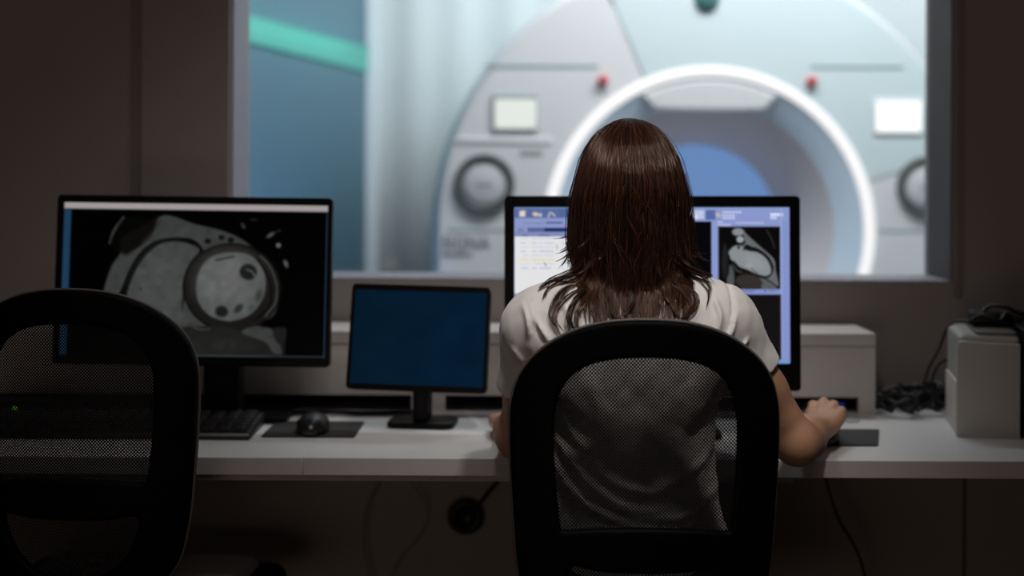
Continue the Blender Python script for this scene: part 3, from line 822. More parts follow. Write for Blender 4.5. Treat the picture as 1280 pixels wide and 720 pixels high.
# black device at the right edge of the picture
bd = thing('computer_tower', 'black computer case at the right edge, standing beside the white printer', 'computer', (1.116, 2.643, DZ), D_(-11))
obj('case', bx(-.158, .06, .0, .38, .004, .205, .004), M['black'], bd)
obj('front_panel', bx(-.154, .056, -.006, .001, .008, .20, .002), mat('tower_front', (.004, .012, .014), .35), bd)
for xx in (-.14, .04): obj('foot', bx(xx-.01, xx+.01, .02, .05, 0, .005, .001), M['rubber'], bd)

# cable tangle between riser and printer
def spaghetti(name, label, cx, cy, cz, rx, ry, rz_, turns, r, seed):
    rg = random.Random(seed); pts = []
    n = turns*7
    for i in range(n):
        a = 2*PI*i/7+rg.uniform(-.4, .4); q = rg.uniform(.45, 1)
        pts.append((cx+rx*q*math.cos(a), cy+ry*q*math.sin(a), max(cz+rz_*math.sin(a*1.3+rg.uniform(-1, 1)), DZ+r)))
    return props(tube_obj(name, pts, r, M['cable']), label, 'cable')
spaghetti('cable', 'coiled black cable lying on the desk right beside the shelf end', .80, 2.93, .768, .048, .06, .020, 3, .0042, 3)
spaghetti('cable', 'tangled black cable heaped on the desk between the shelf end and printer', .862, 2.97, .774, .055, .06, .026, 3, .0038, 5)
spaghetti('cable', 'coiled black cable lying at the back of the desk just left of the printer', .905, 2.99, .768, .04, .05, .022, 2, .0036, 9)
obj_ = obj('power_strip', bx(.775, .93, 3.0, 3.045, DZ+.0002, DZ+.034, .004), M['black']); props(obj_, 'black power strip lying on the desk behind the cable tangle', 'power strip')
props(tube_obj('cable', [at(1155, 483, 2.94), at(1162, 460, 2.94), at(1175, 436, 2.93), at(1184, 412, 2.90), at(1195, 402, 2.86), at(1212, 403, 2.84), at(1226, 408, 2.85)], .003, M['cable']), 'thin black cable rising from the tangle up to the printer lid', 'cable')
props(tube_obj('cable', [at(1164, 487, 2.93), at(1168, 468, 2.93), at(1176, 454, 2.92), at(1190, 449, 2.90), at(1199, 450, 2.88)], .003, M['cable']), 'thin black cable bending into the back of the printer at half height', 'cable')
props(tube_obj('cable', [at(1130, 511, 2.91), at(1150, 508, 2.91), at(1165, 499, 2.92), at(1176, 483, 2.93), at(1190, 478, 2.95)], .0028, M['cable']), 'thin black cable curving along the front of the tangle', 'cable')

# things under the riser
p = at(1045, 511, 2.99)
hub = thing('usb_hub', 'little dark box glowing blue below the shelf behind the hand', 'hub', (p.x, 2.99, DZ))
obj('case', bx(-.035, .035, 0, .04, 0, .022, .003), M['black'], hub)
obj('indicator_light', bx(-.018, .018, -.002, .001, .006, .013, .001), M['blue_led'], hub)
p = at(18, 514, 2.86)
hub = thing('network_box', 'little dark box with a green light behind the left chair netting', 'network box', (p.x, 2.86, DZ))
obj('case', bx(-.06, .10, 0, .05, 0, .03, .004), M['black'], hub)
obj('indicator_light', bx(-.003, .006, -.002, .001, .012, .018, .001), M['green_led'], hub)
p = at(1061, 522, 2.86)
lathe_obj('coaster', [(.001, .002), (.010, .002), (.011, .003), (.019, .003), (.020, .0015), (.020, 0)], M['spotcolor'], None, 32, 'z', off=(0, 0, 0))
co = bpy.data.objects['coaster']; co.location = (p.x, 2.85, DZ+.0002); props(co, 'small pale round disc lying on the desk behind the hand', 'coaster')
# cords behind the left riser gap
props(tube_obj('cable', [(-.62, 2.90, .7445), (-.5, 2.885, .7445), (-.40, 2.90, .7445), (-.30, 2.89, .7445), (-.2, 2.905, .7445)], .004, M['cable']), 'black cable lying along the foot of the shelf behind the small display', 'cable')

# cables under the desk
props(tube_obj('cable', [at(592, 640, 2.93), at(606, 622, 2.90), at(626, 598, 2.88), at(640, 582, 2.86)], .0042, M['cable']), 'black cable running from the round outlet up to the desk underside', 'cable')
props(tube_obj('cable', [at(1031, 585, 2.80), at(1036, 610, 2.80), at(1050, 650, 2.80), at(1068, 680, 2.80), at(1080, 712, 2.80), at(1090, 760, 2.80)], .0032, M['cable']), 'thin black cable hanging below the desk right of the woman', 'cable')
props(tube_obj('cable', [at(500, 585, 2.93), at(474, 605, 2.93), at(458, 640, 2.93), at(455, 680, 2.93), at(466, 730, 2.93)], .0015, mat('thin_cord', (.20, .165, .14), .6)), 'thin faint cord hanging in an arc below the small display', 'cable')
props(tube_obj('cable', [at(500, 585, 2.93), at(520, 610, 2.93), at(535, 640, 2.93), at(525, 670, 2.93), at(500, 700, 2.93), at(480, 740, 2.93)], .0012, mat('thin_cord_faint', (.27, .22, .19), .6)), 'very thin faint cord looping below the desk left of the outlet', 'cable')

# ================================================================== CHAIRS
CS = 2.1/F
def cpt(px, py): return ((px-808)*CS*1.018, HC-(py-HZ)*CS)
def sym(half):
    """half outline (right side, top to bottom) in px -> full closed"""
    return [cpt(808+a_, b_) for a_, b_ in half]+[cpt(808-a_, b_) for a_, b_ in reversed(half) if a_ > 0]
OUT = catmull(sym([(0, 399), (52, 403), (96, 417), (132, 441), (155, 470), (166, 505), (168, 545), (166, 600), (162, 660), (156, 720), (140, 780), (105, 815), (50, 826), (0, 828)]), 5, True)
IN1 = catmull([cpt(808+a_, b_) for a_, b_ in ((0, 446), (44, 449), (76, 459), (98, 478), (110, 505), (113, 540), (111, 600), (106, 650), (104, 662), (100, 665), (60, 661), (0, 659), (-60, 661), (-100, 665), (-104, 662), (-106, 650), (-111, 600), (-113, 540), (-110, 505), (-98, 478), (-76, 459), (-44, 449))], 4, True)
IN2 = catmull(sym([(0, 716), (55, 715), (92, 711), (88, 740), (72, 770), (40, 795), (0, 800)]), 4, True)
def backy(X, Z):       # local y of the backrest mid surface (0 at centre of the mesh)
    return .035*(X/.2)**2+.9*np.maximum(0, (.74-Z))**2*.5-.10*(Z-.78)**2
def office_chair(label, loc, rz, lift=0, sz=0):
    t = thing('office_chair', label, 'chair', loc, rz, None)
    v = Vox((-.24, -.06, .48), (.24, .14, 1.06), .0034)
    X, Y, Z = v.full(); X2, Z2 = np.meshgrid(v.lo[0]+v.h*np.arange(v.n[0]), v.lo[2]+v.h*np.arange(v.n[2]), indexing='ij')
    d2 = poly_sdf(OUT, X2, Z2); d2 = np.maximum(d2, -poly_sdf(IN1, X2, Z2)); d2 = np.maximum(d2, -poly_sdf(IN2, X2, Z2))
    y0 = backy(X2, Z2)
    a_ = d2[:, None, :]+.006; b_ = np.abs(Y-y0[:, None, :])-.0105+.006
    v.d = (np.minimum(np.maximum(a_, b_), 0)+np.sqrt(np.maximum(a_, 0)**2+np.maximum(b_, 0)**2)-.006).astype(np.float32).clip(-.05, .05)
    fr = v.mesh('back_frame', M['frame'], None, 2); fr.parent = t
    # lighter rim round the outer edge
    Pm = [(x_, float(backy(np.array(x_), np.array(z_)))+.006, z_) for x_, z_ in OUT]
    V, Fc = tube(Pm, .0029, 8, 0, True); pyobj('rim', V, Fc, M['rim'], t)
    # netting sheet, one surface spanning both openings
    nx, nz = 36, 60; V = []; Fc = []
    for i in range(nx+1):
        for j in range(nz+1):
            fz = j/nz; z_ = .535+fz*(1.0-.535-.03)
            wlim = np.interp(z_, [.53, .56, .60, .63, .7, .9, .97], [.05, .085, .112, .14, .142, .142, .10])
            x_ = (i/nx*2-1)*wlim
            V.append((x_, float(backy(np.array(x_), np.array(z_)))+.001, z_))
    for i in range(nx):
        for j in range(nz):
            q = i*(nz+1)+j; Fc.append((q, q+nz+1, q+nz+2, q+1))
    pyobj('netting', V, Fc, M['net'], t)
    # lumbar bar
    v = Vox((-.19, -.06, .60), (.19, .1, .74), .0034)
    X, Y, Z = v.full(); yy = backy(X, Z)
    q = [np.abs(X)-.13, np.abs(Y-yy-.013)-.009, np.abs(Z-.673)-.024]
    v.d = (np.sqrt(sum(np.maximum(w_+.006, 0)**2 for w_ in q))+np.minimum(np.maximum(q[0], np.maximum(q[1], q[2]))+.006, 0)-.006).astype(np.float32).clip(-.05, .05)
    o = v.mesh('lumbar_support', M['frame'], None, 1); o.parent = t
    # spine from the back to the mechanism
    v = Vox((-.06, -.09, .36), (.06, .28, .66), .004)
    v.cap((0, -.045, .54), (0, -.045, .52), .018, .022, .02); v.cap((0, -.045, .52), (0, .02, .43), .022, .022, .02); v.cap((0, .02, .43), (0, .20, .41), .022, .024, .02)
    o = v.mesh('back_support', M['frame'], None, 1); o.parent = t
    # seat
    v = Vox((-.30, -.02, .39+sz), (.30, .56, .58+sz), .006)
    v.rbox((0, .25, .474+sz), (.205, .205, .036), .032, 0)
    o = v.mesh('seat', M['seatfab'], None, 2); o.parent = t
    v = Vox((-.30, -.02, .39+sz), (.30, .56, .58+sz), .006)
    v.rbox((0, .25, .462+sz), (.250, .222, .030), .028, 0)
    o = v.mesh('seat_shell', M['frame'], None, 2); o.parent = t
    obj('seat_pan', prism_z([(p_[0], p_[1]+.25) for p_ in rrect(.40, .36, .07)], .415+sz, .436+sz, .006), M['frame'], t)
    obj('mechanism', bx(-.08, .08, .12, .36, .365, .416+sz, .008), M['frame'], t)
    o = lathe_obj('gas_column', [(.001, .11), (.028, .11), (.028, .26), (.016, .262), (.016, .38), (.001, .38)], M['black'], t, 24, 'z', (0, .25, 0))
    lathe_obj('hub', [(.001, .075), (.045, .08), (.045, .115), (.03, .125), (.001, .125)], M['black'], t, 24, 'z', (0, .25, 0))
    for k_ in range(5):
        a_ = PI/2+k_*2*PI/5+.3; dx, dy = math.cos(a_), math.sin(a_)
        lg = tube_obj('leg', [(dx*.03, .25+dy*.03, .10), (dx*.17, .25+dy*.17, .095), (dx*.30, .25+dy*.30, .072)], [.022, .018, .013], M['frame'], t, sides=10)
        V, Fc = lathe([(.001, -.011), (.022, -.011), (.026, -.007), (.026, .007), (.022, .011), (.001, .011)], 20, 'y')
        for s_ in (-1, 1):
            ca, sa = math.cos(a_), math.sin(a_)
            Vw = [(dx*.30+p_[0]*ca-(p_[1]+s_*.014)*sa, .25+dy*.30+p_[0]*sa+(p_[1]+s_*.014)*ca, p_[2]+.0265) for p_ in V]
            pyobj('caster', Vw, Fc, M['black'], lg)
    for o in t.children:
        if o.name.split('.')[0] not in ('leg', 'hub', 'gas_column'): o.location.z = lift
    return t
office_chair('black netted office chair that the woman in white sits in', (.2005, 2.10, 0), 0)
office_chair('empty black netted office chair at left before the heart scan monitor', (-.716, 2.31, 0), D_(-5), .022, -.032)

# ================================================================== THE WOMAN
W = thing('person', 'woman with long brown hair in a white t-shirt sitting before the monitor', 'person', (0, 0, 0))
px0 = .185
LSH, RSH = np.array([.046, 2.30, .982]), np.array([.338, 2.30, .990])
LEL, REL = np.array([.012, 2.375, .797]), np.array([.468, 2.330, .797])
LWR, RWR = np.array([.000, 2.590, .775]), np.array([.546, 2.515, .784])
SPINE = [((px0, 2.335, .63), .115), ((px0, 2.315, .74), .10), ((px0, 2.295, .84), .10), ((px0, 2.30, .93), .105)]
HCN = np.array([.193, 2.345, 1.205])     # head centre

def torso(v, inf=0, k=.05, skin=True):
    x = px0
    e = inf
    v.ell((x+.012, 2.335, .625), (.152+e, .115+e, .10+e), k)
    v.ell((x, 2.320, .73), (.138+e, .098+e, .12+e), k)
    v.ell((x, 2.305, .85), (.135+e, .100+e, .13+e), k)
    v.ell((x, 2.305, .945), (.150+e, .103+e, .10+e), k)
    v.cap((.087, 2.30, .976), (.29, 2.30, .984), .062+e, .062+e, k)
    # trapezius slopes
    v.cap((x, 2.315, 1.055), (.070, 2.30, .990), .042+e, .036+e, k)
    v.cap((x+.01, 2.315, 1.055), (.313, 2.30, .998), .042+e, .036+e, k)
    v.ell((x-.065, 2.235, .94), (.055+e, .03+e, .07+e), k)      # shoulder blades
    v.ell((x+.065, 2.235, .94), (.055+e, .03+e, .07+e), k)
    for s_ in (-1, 1): v.ell((x+s_*.062, 2.395, .905), (.052+e*.7, .038+e*.7, .05+e*.7), .03)

def hand(v, w, fwd, up, th, curl, spread=1.0, thumb_in=.5):
    """w wrist centre, fwd along the hand, up = back of the hand, th = direction of the thumb side"""
    w = np.array(w); f = np.array(fwd, float); f /= np.linalg.norm(f); th = np.array(th, float); th -= f*np.dot(th, f); th /= np.linalg.norm(th)
    u = np.cross(f, th); u *= np.sign(np.dot(u, up))
    offs = [(.024, .078, .009, (.040, .024, .019)), (.006, .083, .0093, (.043, .027, .020)), (-.012, .078, .0088, (.039, .025, .019)), (-.028, .069, .0078, (.031, .019, .017))]
    base = [w+f*.006+th*o_ for o_ in (.014, .005, -.005, -.014)]
    for i, (o_, l, r, ph) in enumerate(offs):
        m = w+f*l+th*o_*spread+u*(.004 if i in (1, 2) else 0.0)
        v.cap(base[i], m, .0130, .0100, .008)
        a = curl[0]; p = m
        for j, L in enumerate(ph):
            dirn = f*math.cos(a)-u*math.sin(a)+th*o_*2.2*(spread-.6)
            dirn /= np.linalg.norm(dirn)
            q = p+dirn*L
            v.cap(p, q, r*(1.0-.08*j), r*(.92-.08*j), .0035 if j else .006)
            v.ell(q if j == 0 else p, (r*1.08,)*3, .002)
            p = q; a += curl[1] if j == 0 else curl[2]
    # thumb from the side of the palm
    t0 = w+f*.018+th*.014-u*.006; t1 = w+f*.045+th*.036-u*.012; t2 = t1+(f*.030+th*.010*(1-thumb_in)*2-u*.008); t3 = t2+(f*.024-th*.006*thumb_in-u*.005)
    v.cap(t0, t1, .015, .0115, .014); v.cap(t1, t2, .0112, .0098, .005); v.cap(t2, t3, .0098, .0082, .004)
    v.cap(w+f*.02-th*.018, w+f*.055-th*.026, .012, .010, .014)

v = Vox((-.09, 2.14, .0), (.70, 2.98, 1.36), .0036)
torso(v)
# neck and head
v.cap((px0, 2.315, 1.045), (.191, 2.335, 1.135), .052, .047, .03)
cx, cy, cz = HCN
v.ell((cx, cy-.012, cz+.018), (.070, .088, .080), .02)          # cranium
v.ell((cx, cy+.045, cz-.035), (.053, .050, .068), .03)          # face
v.ell((cx, cy+.070, cz-.085), (.026, .022, .018), .025)         # chin
v.cap((cx-.045, cy+.02, cz-.060), (cx, cy+.072, cz-.088), .016, .014, .02)
v.cap((cx+.045, cy+.02, cz-.060), (cx, cy+.072, cz-.088), .016, .014, .02)
v.cap((cx, cy+.090, cz+.002), (cx, cy+.108, cz-.030), .006, .010, .012)  # nose
for s_ in (-1, 1):
    v.ell((cx+s_*.008, cy+.102, cz-.034), (.006, .007, .005), .006)
    v.ell((cx+s_*.027, cy+.094, cz+.000), (.014, .010, .009), .008, carve=True)
    v.cap((cx+s_*.014, cy+.090, cz+.016), (cx+s_*.040, cy+.080, cz+.016), .005, .005, .008)
    v.ell((cx+s_*.030, cy+.078, cz-.035), (.016, .012, .014), .015)
    v.ell((cx+s_*.073, cy-.002, cz-.015), (.008, .018, .031), .006, rz=s_*.35)
    v.ell((cx+s_*.079, cy-.000, cz-.012), (.005, .010, .018), .004, carve=True)
v.ell((cx, cy+.094, cz-.056), (.021, .007, .0055), .004); v.ell((cx, cy+.093, cz-.066), (.018, .0075, .006), .004)
# arms
for S_, E_, Wr, up_r in ((LSH, LEL, LWR, 0), (RSH, REL, RWR, 1)):
    v.ell(S_, (.046, .050, .046), .03)
    v.cap(S_, S_*.45+E_*.55, .042, .037, .02); v.cap(S_*.45+E_*.55, E_, .037, .0325, .02)
    v.ell(E_+np.array([0, -.006, -.003]), (.031, .034, .033), .015)
    mid = E_*.68+Wr*.32
    v.cap(E_, mid, .033, .0345, .02); v.cap(mid, Wr, .0345, .0235, .02)
    v.ell(Wr+np.array([.012 if up_r else -.012, 0, .006]), (.014, .016, .013), .012)
kn = np.array([.572, 2.592, .801])
hand(v, RWR, kn-RWR, (0, 0, 1), (-1, .25, 0), (.05, .50, .45), 1.0, .6)
lk = np.array([.000, 2.67, .770])
hand(v, LWR, lk-LWR+np.array([0, 0, .002]), (0, 0, 1), (1, 0, 0), (.10, .30, .20), 1.15, .4)
# legs
for s_ in (-1, 1):
    hp_ = (px0+.012+s_*.072, 2.34, .605); kn_ = (px0+s_*.10, 2.74, .585); an = (px0+s_*.10, 2.70, .10)
    v.cap(hp_, kn_, .082, .056, .04); v.cap(kn_, (kn_[0], 2.70, .40), .055, .050, .02); v.cap((kn_[0], 2.70, .40), an, .050, .034, .02)
    v.cap(an, (an[0], 2.85, .045), .034, .026, .02); v.cap(an, (an[0], 2.66, .05), .032, .030, .02)
body = v.mesh('body', M['skin'], W, 2)
for s_ in (-1, 1):
    V, Fc = lathe([(.0005, .0105), (.006, .009), (.0098, .004), (.0105, 0), (.0098, -.004), (.006, -.009), (.0005, -.0105)], 20, 'y')
    ey = pyobj('eye', shift(V, (cx+s_*.027, cy+.0775, cz+.0)), Fc, M['eye'], W)
    V, Fc = lathe([(.0005, .0005), (.0025, .0004), (.0052, -.0004), (.0054, -.0012)], 20, 'y')
    pyobj('iris', shift(V, (cx+s_*.027, cy+.0878, cz-.0005)), Fc, M['cable'], ey)
    V, Fc = tube([(cx+s_*.013, cy+.093, cz+.019), (cx+s_*.026, cy+.0925, cz+.0235), (cx+s_*.041, cy+.083, cz+.019)], [.0016, .0022, .001], 6)
    pyobj('eyebrow', V, Fc, M['cable'], W)
# trousers and shoes
v = Vox((-.06, 2.18, .05), (.44, 2.86, .76), .0055)
v.ell((px0+.012, 2.335, .615), (.158, .122, .105), .03)
for s_ in (-1, 1):
    hp_ = (px0+.012+s_*.070, 2.34, .605); kn_ = (px0+s_*.10, 2.74, .585)
    v.cap(hp_, kn_, .086, .063, .04); v.cap(kn_, (kn_[0], 2.70, .14), .062, .050, .02)
v.cut((0, 0, .13), (0, 0, -1)); v.cut((0, 0, .70), (0, 0, 1))
v.mesh('trousers', M['trouser'], W, 1)
for s_ in (-1, 1):
    v = Vox((px0+s_*.10-.07, 2.58, -.01), (px0+s_*.10+.07, 2.95, .14), .0045)
    v.cap((px0+s_*.10, 2.68, .045), (px0+s_*.10, 2.86, .038), .042, .036, .02); v.cap((px0+s_*.10, 2.68, .06), (px0+s_*.10, 2.68, .10), .042, .042, .02)
    v.cut((0, 0, .004), (0, 0, -1)); v.cut((0, 0, .115), (0, 0, 1))
    v.mesh('shoe', M['shoe'], W, 1)

# t-shirt
v = Vox((-.08, 2.12, .56), (.50, 2.52, 1.14), .0032)
torso(v, .011, .05)
for S_, E_ in ((LSH, LEL), (RSH, REL)):
    v.ell(S_+np.array([0, 0, .002]), (.055, .060, .052), .035)
    v.cap(S_, S_*.42+E_*.58, .054, .052, .03)
X, Y, Z = v.full()
# cloth folds
def fold(P, w, a, yb=2.32, sgn=1):
    P = catmull([(q[0], q[1]) for q in P], 5); X2, Z2 = np.meshgrid(v.lo[0]+v.h*np.arange(v.n[0]), v.lo[2]+v.h*np.arange(v.n[2]), indexing='ij')
    d = np.full(X2.shape, 1e9); tt = np.zeros(X2.shape)
    for i, (p_, q_) in enumerate(zip(P[:-1], P[1:])):
        e = q_-p_; wx, wz = X2-p_[0], Z2-p_[1]; t_ = np.clip((wx*e[0]+wz*e[1])/(e@e+1e-12), 0, 1)
        dd = np.hypot(wx-e[0]*t_, wz-e[1]*t_); m_ = dd < d; d[m_] = dd[m_]; tt[m_] = (i+t_[m_])/(len(P)-1)
    g_ = a*np.exp(-(d/w)**2)*np.sin(np.clip(tt, .02, .98)*PI)**.6
    v.d -= (g_[:, None, :]*(Y < yb)).astype(np.float32)
def fp_(pts, D=2.19): return [((p_[0]-640)/F*D, HC-(p_[1]-HZ)/F*D) for p_ in pts]
for pts, w_, a_ in (
    ([(690, 540), (712, 575), (745, 610), (790, 638), (840, 640)], .0075, .0075),
    ([(690, 575), (710, 610), (745, 640), (790, 660)], .007, .007),
    ([(735, 575), (770, 606), (815, 618), (850, 610)], .010, .006),
    ([(705, 520), (722, 552), (755, 585)], .008, .004),
    ([(905, 560), (880, 590), (850, 604), (815, 606)], .008, .0045),
    ([(800, 648), (850, 652), (890, 640), (915, 615)], .008, .005),
    ([(730, 600), (760, 632), (800, 650)], .006, .004),
    ([(742, 470), (748, 510), (755, 550)], .010, .005),
    ([(868, 470), (866, 520), (858, 565)], .012, .005),
    ([(725, 440), (728, 480), (722, 520)], .012, .004),
    ([(665, 378), (668, 396), (676, 412), (690, 430)], .0045, .009),
    ([(655, 385), (660, 402), (662, 425)], .004, .008),
    ([(898, 372), (905, 395), (900, 420)], .0045, .008),
    ([(925, 395), (920, 415), (910, 432)], .0045, .008),
    ([(945, 425), (935, 437), (922, 445)], .004, .007),
    ([(855, 385), (850, 400), (840, 415)], .006, .006),
    ([(700, 372), (712, 392), (716, 415)], .006, .006),
    ([(640, 440), (648, 452), (655, 460)], .005, .004)):
    fold(fp_(pts), w_, a_)
# armhole seams as shallow grooves
fold(fp_([(914, 350), (917, 370), (915, 395), (905, 425)], 2.24), .0030, -.0055)
fold(fp_([(664, 372), (668, 392), (676, 420)], 2.24), .0030, -.0055)
# hem stitching of the sleeves
rn = lambda sc_, ph: np.sin(X*sc_+ph)*np.sin(Y*sc_*1.2+ph*2)*np.sin(Z*sc_*.9+ph*3)
v.d += (.0022*rn(38, .7)+.0009*rn(75, 1.9)+.0007*rn(150, .4)).astype(np.float32)
inner = v.d+.007
v.d = np.maximum(v.d, -inner).astype(np.float32)
sl_ = v.d
def cut_sleeve(S_, E_, f_, side):
    p_ = S_*(1-f_)+E_*f_; n_2 = (E_-S_)/np.linalg.norm(E_-S_)
    dist = (X-p_[0])*n_2[0]+(Y-p_[1])*n_2[1]+(Z-p_[2])*n_2[2]
    lat = (X-p_[0])**2+(Y-p_[1])**2+(Z-p_[2])**2
    side_m = (X < .062-.0*Z) if side < 0 else (X > .335)
    near = side_m & (lat < .16**2)
    v.d = np.where(near, np.maximum(v.d, dist), v.d).astype(np.float32)
cut_sleeve(LSH, LEL, .56, -1); cut_sleeve(RSH, REL, .42, 1)
v.cut((0, 0, .60), (0, 0, -1))
# neck opening
nd = np.sqrt(((X-px0)/.068)**2+((Y-2.325)/.066)**2)-1
v.d = np.maximum(v.d, np.where(Z > 1.0, -nd*.06, -1)).astype(np.float32)
shirt = v.mesh('t_shirt', M['cotton'], W, 1)
bvh = BVHTree.FromPolygons([tuple(q.co) for q in shirt.data.vertices], [tuple(p_.vertices) for p_ in shirt.data.polygons])

# ------------------------------------------------------------------ hair
Wz = [1.325, 1.318, 1.305, 1.285, 1.256, 1.20, 1.12, 1.075, 1.04, .98]
Ww = [.004, .024, .042, .057, .070, .0830, .0880, .0870, .080, .074]
Bz = [1.325, 1.318, 1.305, 1.285, 1.25, 1.20, 1.15, 1.10, 1.06, .98]
Bw = [.004, .030, .055, .077, .097, .108, .104, .098, .098, .100]
def wid(z): return np.interp(z, Wz[::-1], Ww[::-1])
def bak(z): return np.interp(z, Bz[::-1], Bw[::-1])
YC = 2.338
HXC = .1935
def envp(phi, z, lam=1.0):
    """phi 0 = straight back, +-pi/2 = sides"""
    cyy = YC-.01
    return np.array([HXC+wid(z)*lam*math.sin(phi), cyy-bak(z)*lam*math.cos(phi), z])
def wall_y(x, z):
    h_ = bvh.ray_cast(Vector((x, 1.9, z)), Vector((0, 1, 0)), .6)
    return h_[0].y if h_[0] is not None else 9
guides = []
rg = random.Random(11)
def guide(phi, z0, zend, flip, wave):
    pts = []
    zt = 1.326
    lam = rg.uniform(.955, 1.02)
    n = 26
    # meridian from the crown down, following the envelope by arc parameter
    zs = []
    for i in range(n):
        s_ = i/(n-1)
        if s_ < .28:
            a = s_/.28*PI/2; z = 1.205+(z0-1.205)*math.cos(a)
        else: z = 1.205-(s_-.28)/.72*(1.205-zend)
        zs.append(z)
    ph0 = rg.uniform(0, 6.28); dphi = rg.gauss(0, .16)
    for i, z in enumerate(zs):
        s_ = i/(n-1)
        p_ = envp(phi+dphi*s_, min(z, 1.325), lam)
        # crown lies a little forward of the pole, hair sweeps from the parting
        if z > 1.24: p_[1] += (z-1.24)*.25
        d = max(0, (s_-.62)/.38)
        p_[0] += flip[0]*d**1.7+wave*math.sin(s_*9+ph0)*(.3+d)
        p_[1] += flip[1]*d**1.5+wave*.5*math.cos(s_*8+ph0)
        p_[2] += flip[2]*d**3
        pts.append(p_)
    return pts
NG = 300
for gi in range(NG):
    # azimuth: mostly back, also sides and a bit of front
    u_ = (gi+.5)/NG; phi = (u_*2-1)*2.25
    side = math.sin(phi)
    ztop = 1.326-abs(rg.gauss(0, .004))
    zend = .975+rg.uniform(-.02, .05)+.040*abs(side)
    flip = (-side*rg.uniform(-.008, .022)+rg.uniform(-.012, .012), rg.uniform(-.012, .002), rg.uniform(-.006, .006))
    if rg.random() < .22 and abs(side) > .5: flip = (side*rg.uniform(.015, .05), -.012, rg.uniform(.005, .025)); zend += .045
    guides.append((guide(phi, ztop, zend, flip, rg.uniform(.001, .0065)), 20, .0046 if abs(phi) < 1.9 else .0038, .30))
# loose locks that fan over the shoulders (points on the shirt as the photo shows them)
def lock(pp, n, w_):
    out_ = []
    for i, (a_, b_) in enumerate(pp):
        d = 2.225; p_ = at(a_, b_, d)
        y_ = min(wall_y(p_.x, p_.z)-.004, 2.27)
        p_ = at(a_, b_, y_) if y_ < 3 else p_
        out_.append(np.array(p_)-np.array([0, .0035, 0]))
    st = envp(math.asin(max(-.95, min(.95, (out_[0][0]-HXC)/.1))), 1.13, .99)
    out_ = [st]+out_
    guides.append((list(catmull(out_, 5)), n, w_, .12))
for pp, n, w_ in (
    ([(730, 330), (712, 342), (692, 349), (674, 360)], 22, .004),
    ([(733, 336), (706, 347), (688, 352), (673, 364)], 14, .003),
    ([(728, 338), (704, 350), (686, 362), (679, 374)], 12, .0025),
    ([(735, 345), (708, 360), (694, 380), (690, 397), (700, 413)], 22, .003),
    ([(738, 350), (713, 368), (698, 384), (695, 400), (706, 415)], 14, .002),
    ([(742, 350), (722, 372), (713, 392), (716, 408), (730, 416)], 26, .003),
    ([(745, 355), (730, 378), (722, 396), (724, 412)], 22, .003),
    ([(740, 345), (712, 352), (690, 352), (682, 372)], 10, .002),
    ([(735, 338), (716, 350), (700, 356)], 14, .003),
    ([(846, 328), (864, 340), (880, 346), (888, 360), (884, 384)], 12, .0018),
    ([(848, 325), (868, 338), (888, 344), (876, 350)], 22, .004),
    ([(846, 330), (862, 342), (880, 350)], 18, .004),
    ([(838, 350), (856, 358), (869, 370), (868, 386), (856, 396), (846, 398)], 24, .003),
    ([(832, 348), (850, 362), (864, 380), (858, 394)], 14, .002),
    ([(828, 352), (836, 372), (846, 388), (851, 398)], 16, .002),
    ([(822, 360), (836, 376), (848, 396)], 8, .001),
    ([(852, 335), (872, 348), (885, 362), (886, 378)], 6, .001),
    ([(775, 345), (790, 370), (785, 388), (768, 398)], 18, .003),
    ([(800, 350), (800, 380), (804, 402)], 20, .003),
    ([(760, 350), (765, 385), (775, 404)], 20, .003),
    ([(750, 350), (744, 385), (752, 410)], 20, .004)):
    lock(pp, n, w_)
# stray single hairs crossing the back of the head
for _ in range(150):
    phi = rg.gauss(0, .8); z = rg.uniform(1.06, 1.29); L_ = rg.uniform(.02, .05); q = []
    sl2 = rg.gauss(0, .35); lam_ = rg.uniform(1.07, 1.13); zz = z; ph = phi
    for i in range(7):
        q.append(envp(ph, zz, lam_+.02*math.sin(i*.6))); zz -= L_/6; ph += sl2*L_/6/.1
    guides.append((q, 1, .0, 0))

verts = []; faces = []; cols = []; vi_ = 0
NR = np.random.default_rng(5)
def emit_strand(P, r0, col):
    global vi_
    n = len(P); T = np.gradient(P, axis=0); T /= np.linalg.norm(T, axis=1)[:, None]+1e-9
    ref = np.array([.3, 1., .1]); a_ = np.cross(T, ref); a_ /= np.linalg.norm(a_, axis=1)[:, None]+1e-9; b_ = np.cross(T, a_)
    t = np.linspace(0, 1, n); R = r0*np.clip(1.15-np.maximum(0, t-.5)*1.7, .25, 1)
    ang0 = NR.uniform(0, 2)
    ring = np.stack([P+(math.cos(ang0+k*2*PI/3)*a_+math.sin(ang0+k*2*PI/3)*b_)*R[:, None] for k in range(3)], 1).reshape(-1, 3)
    verts.append(ring); i = np.arange(n-1)*3+vi_
    for k in range(3):
        k2 = (k+1) % 3; faces.append(np.stack([i+k, i+k2, i+3+k2, i+3+k], -1))
    cols.append(np.repeat(np.array([col]), n*3, 0)); vi_ += n*3
wy_cache = {}
def wyc(x, z):
    k_ = (round(x/.004), round(z/.004))
    if k_ not in wy_cache: wy_cache[k_] = wall_y(k_[0]*.004, k_[1]*.004)
    return wy_cache[k_]
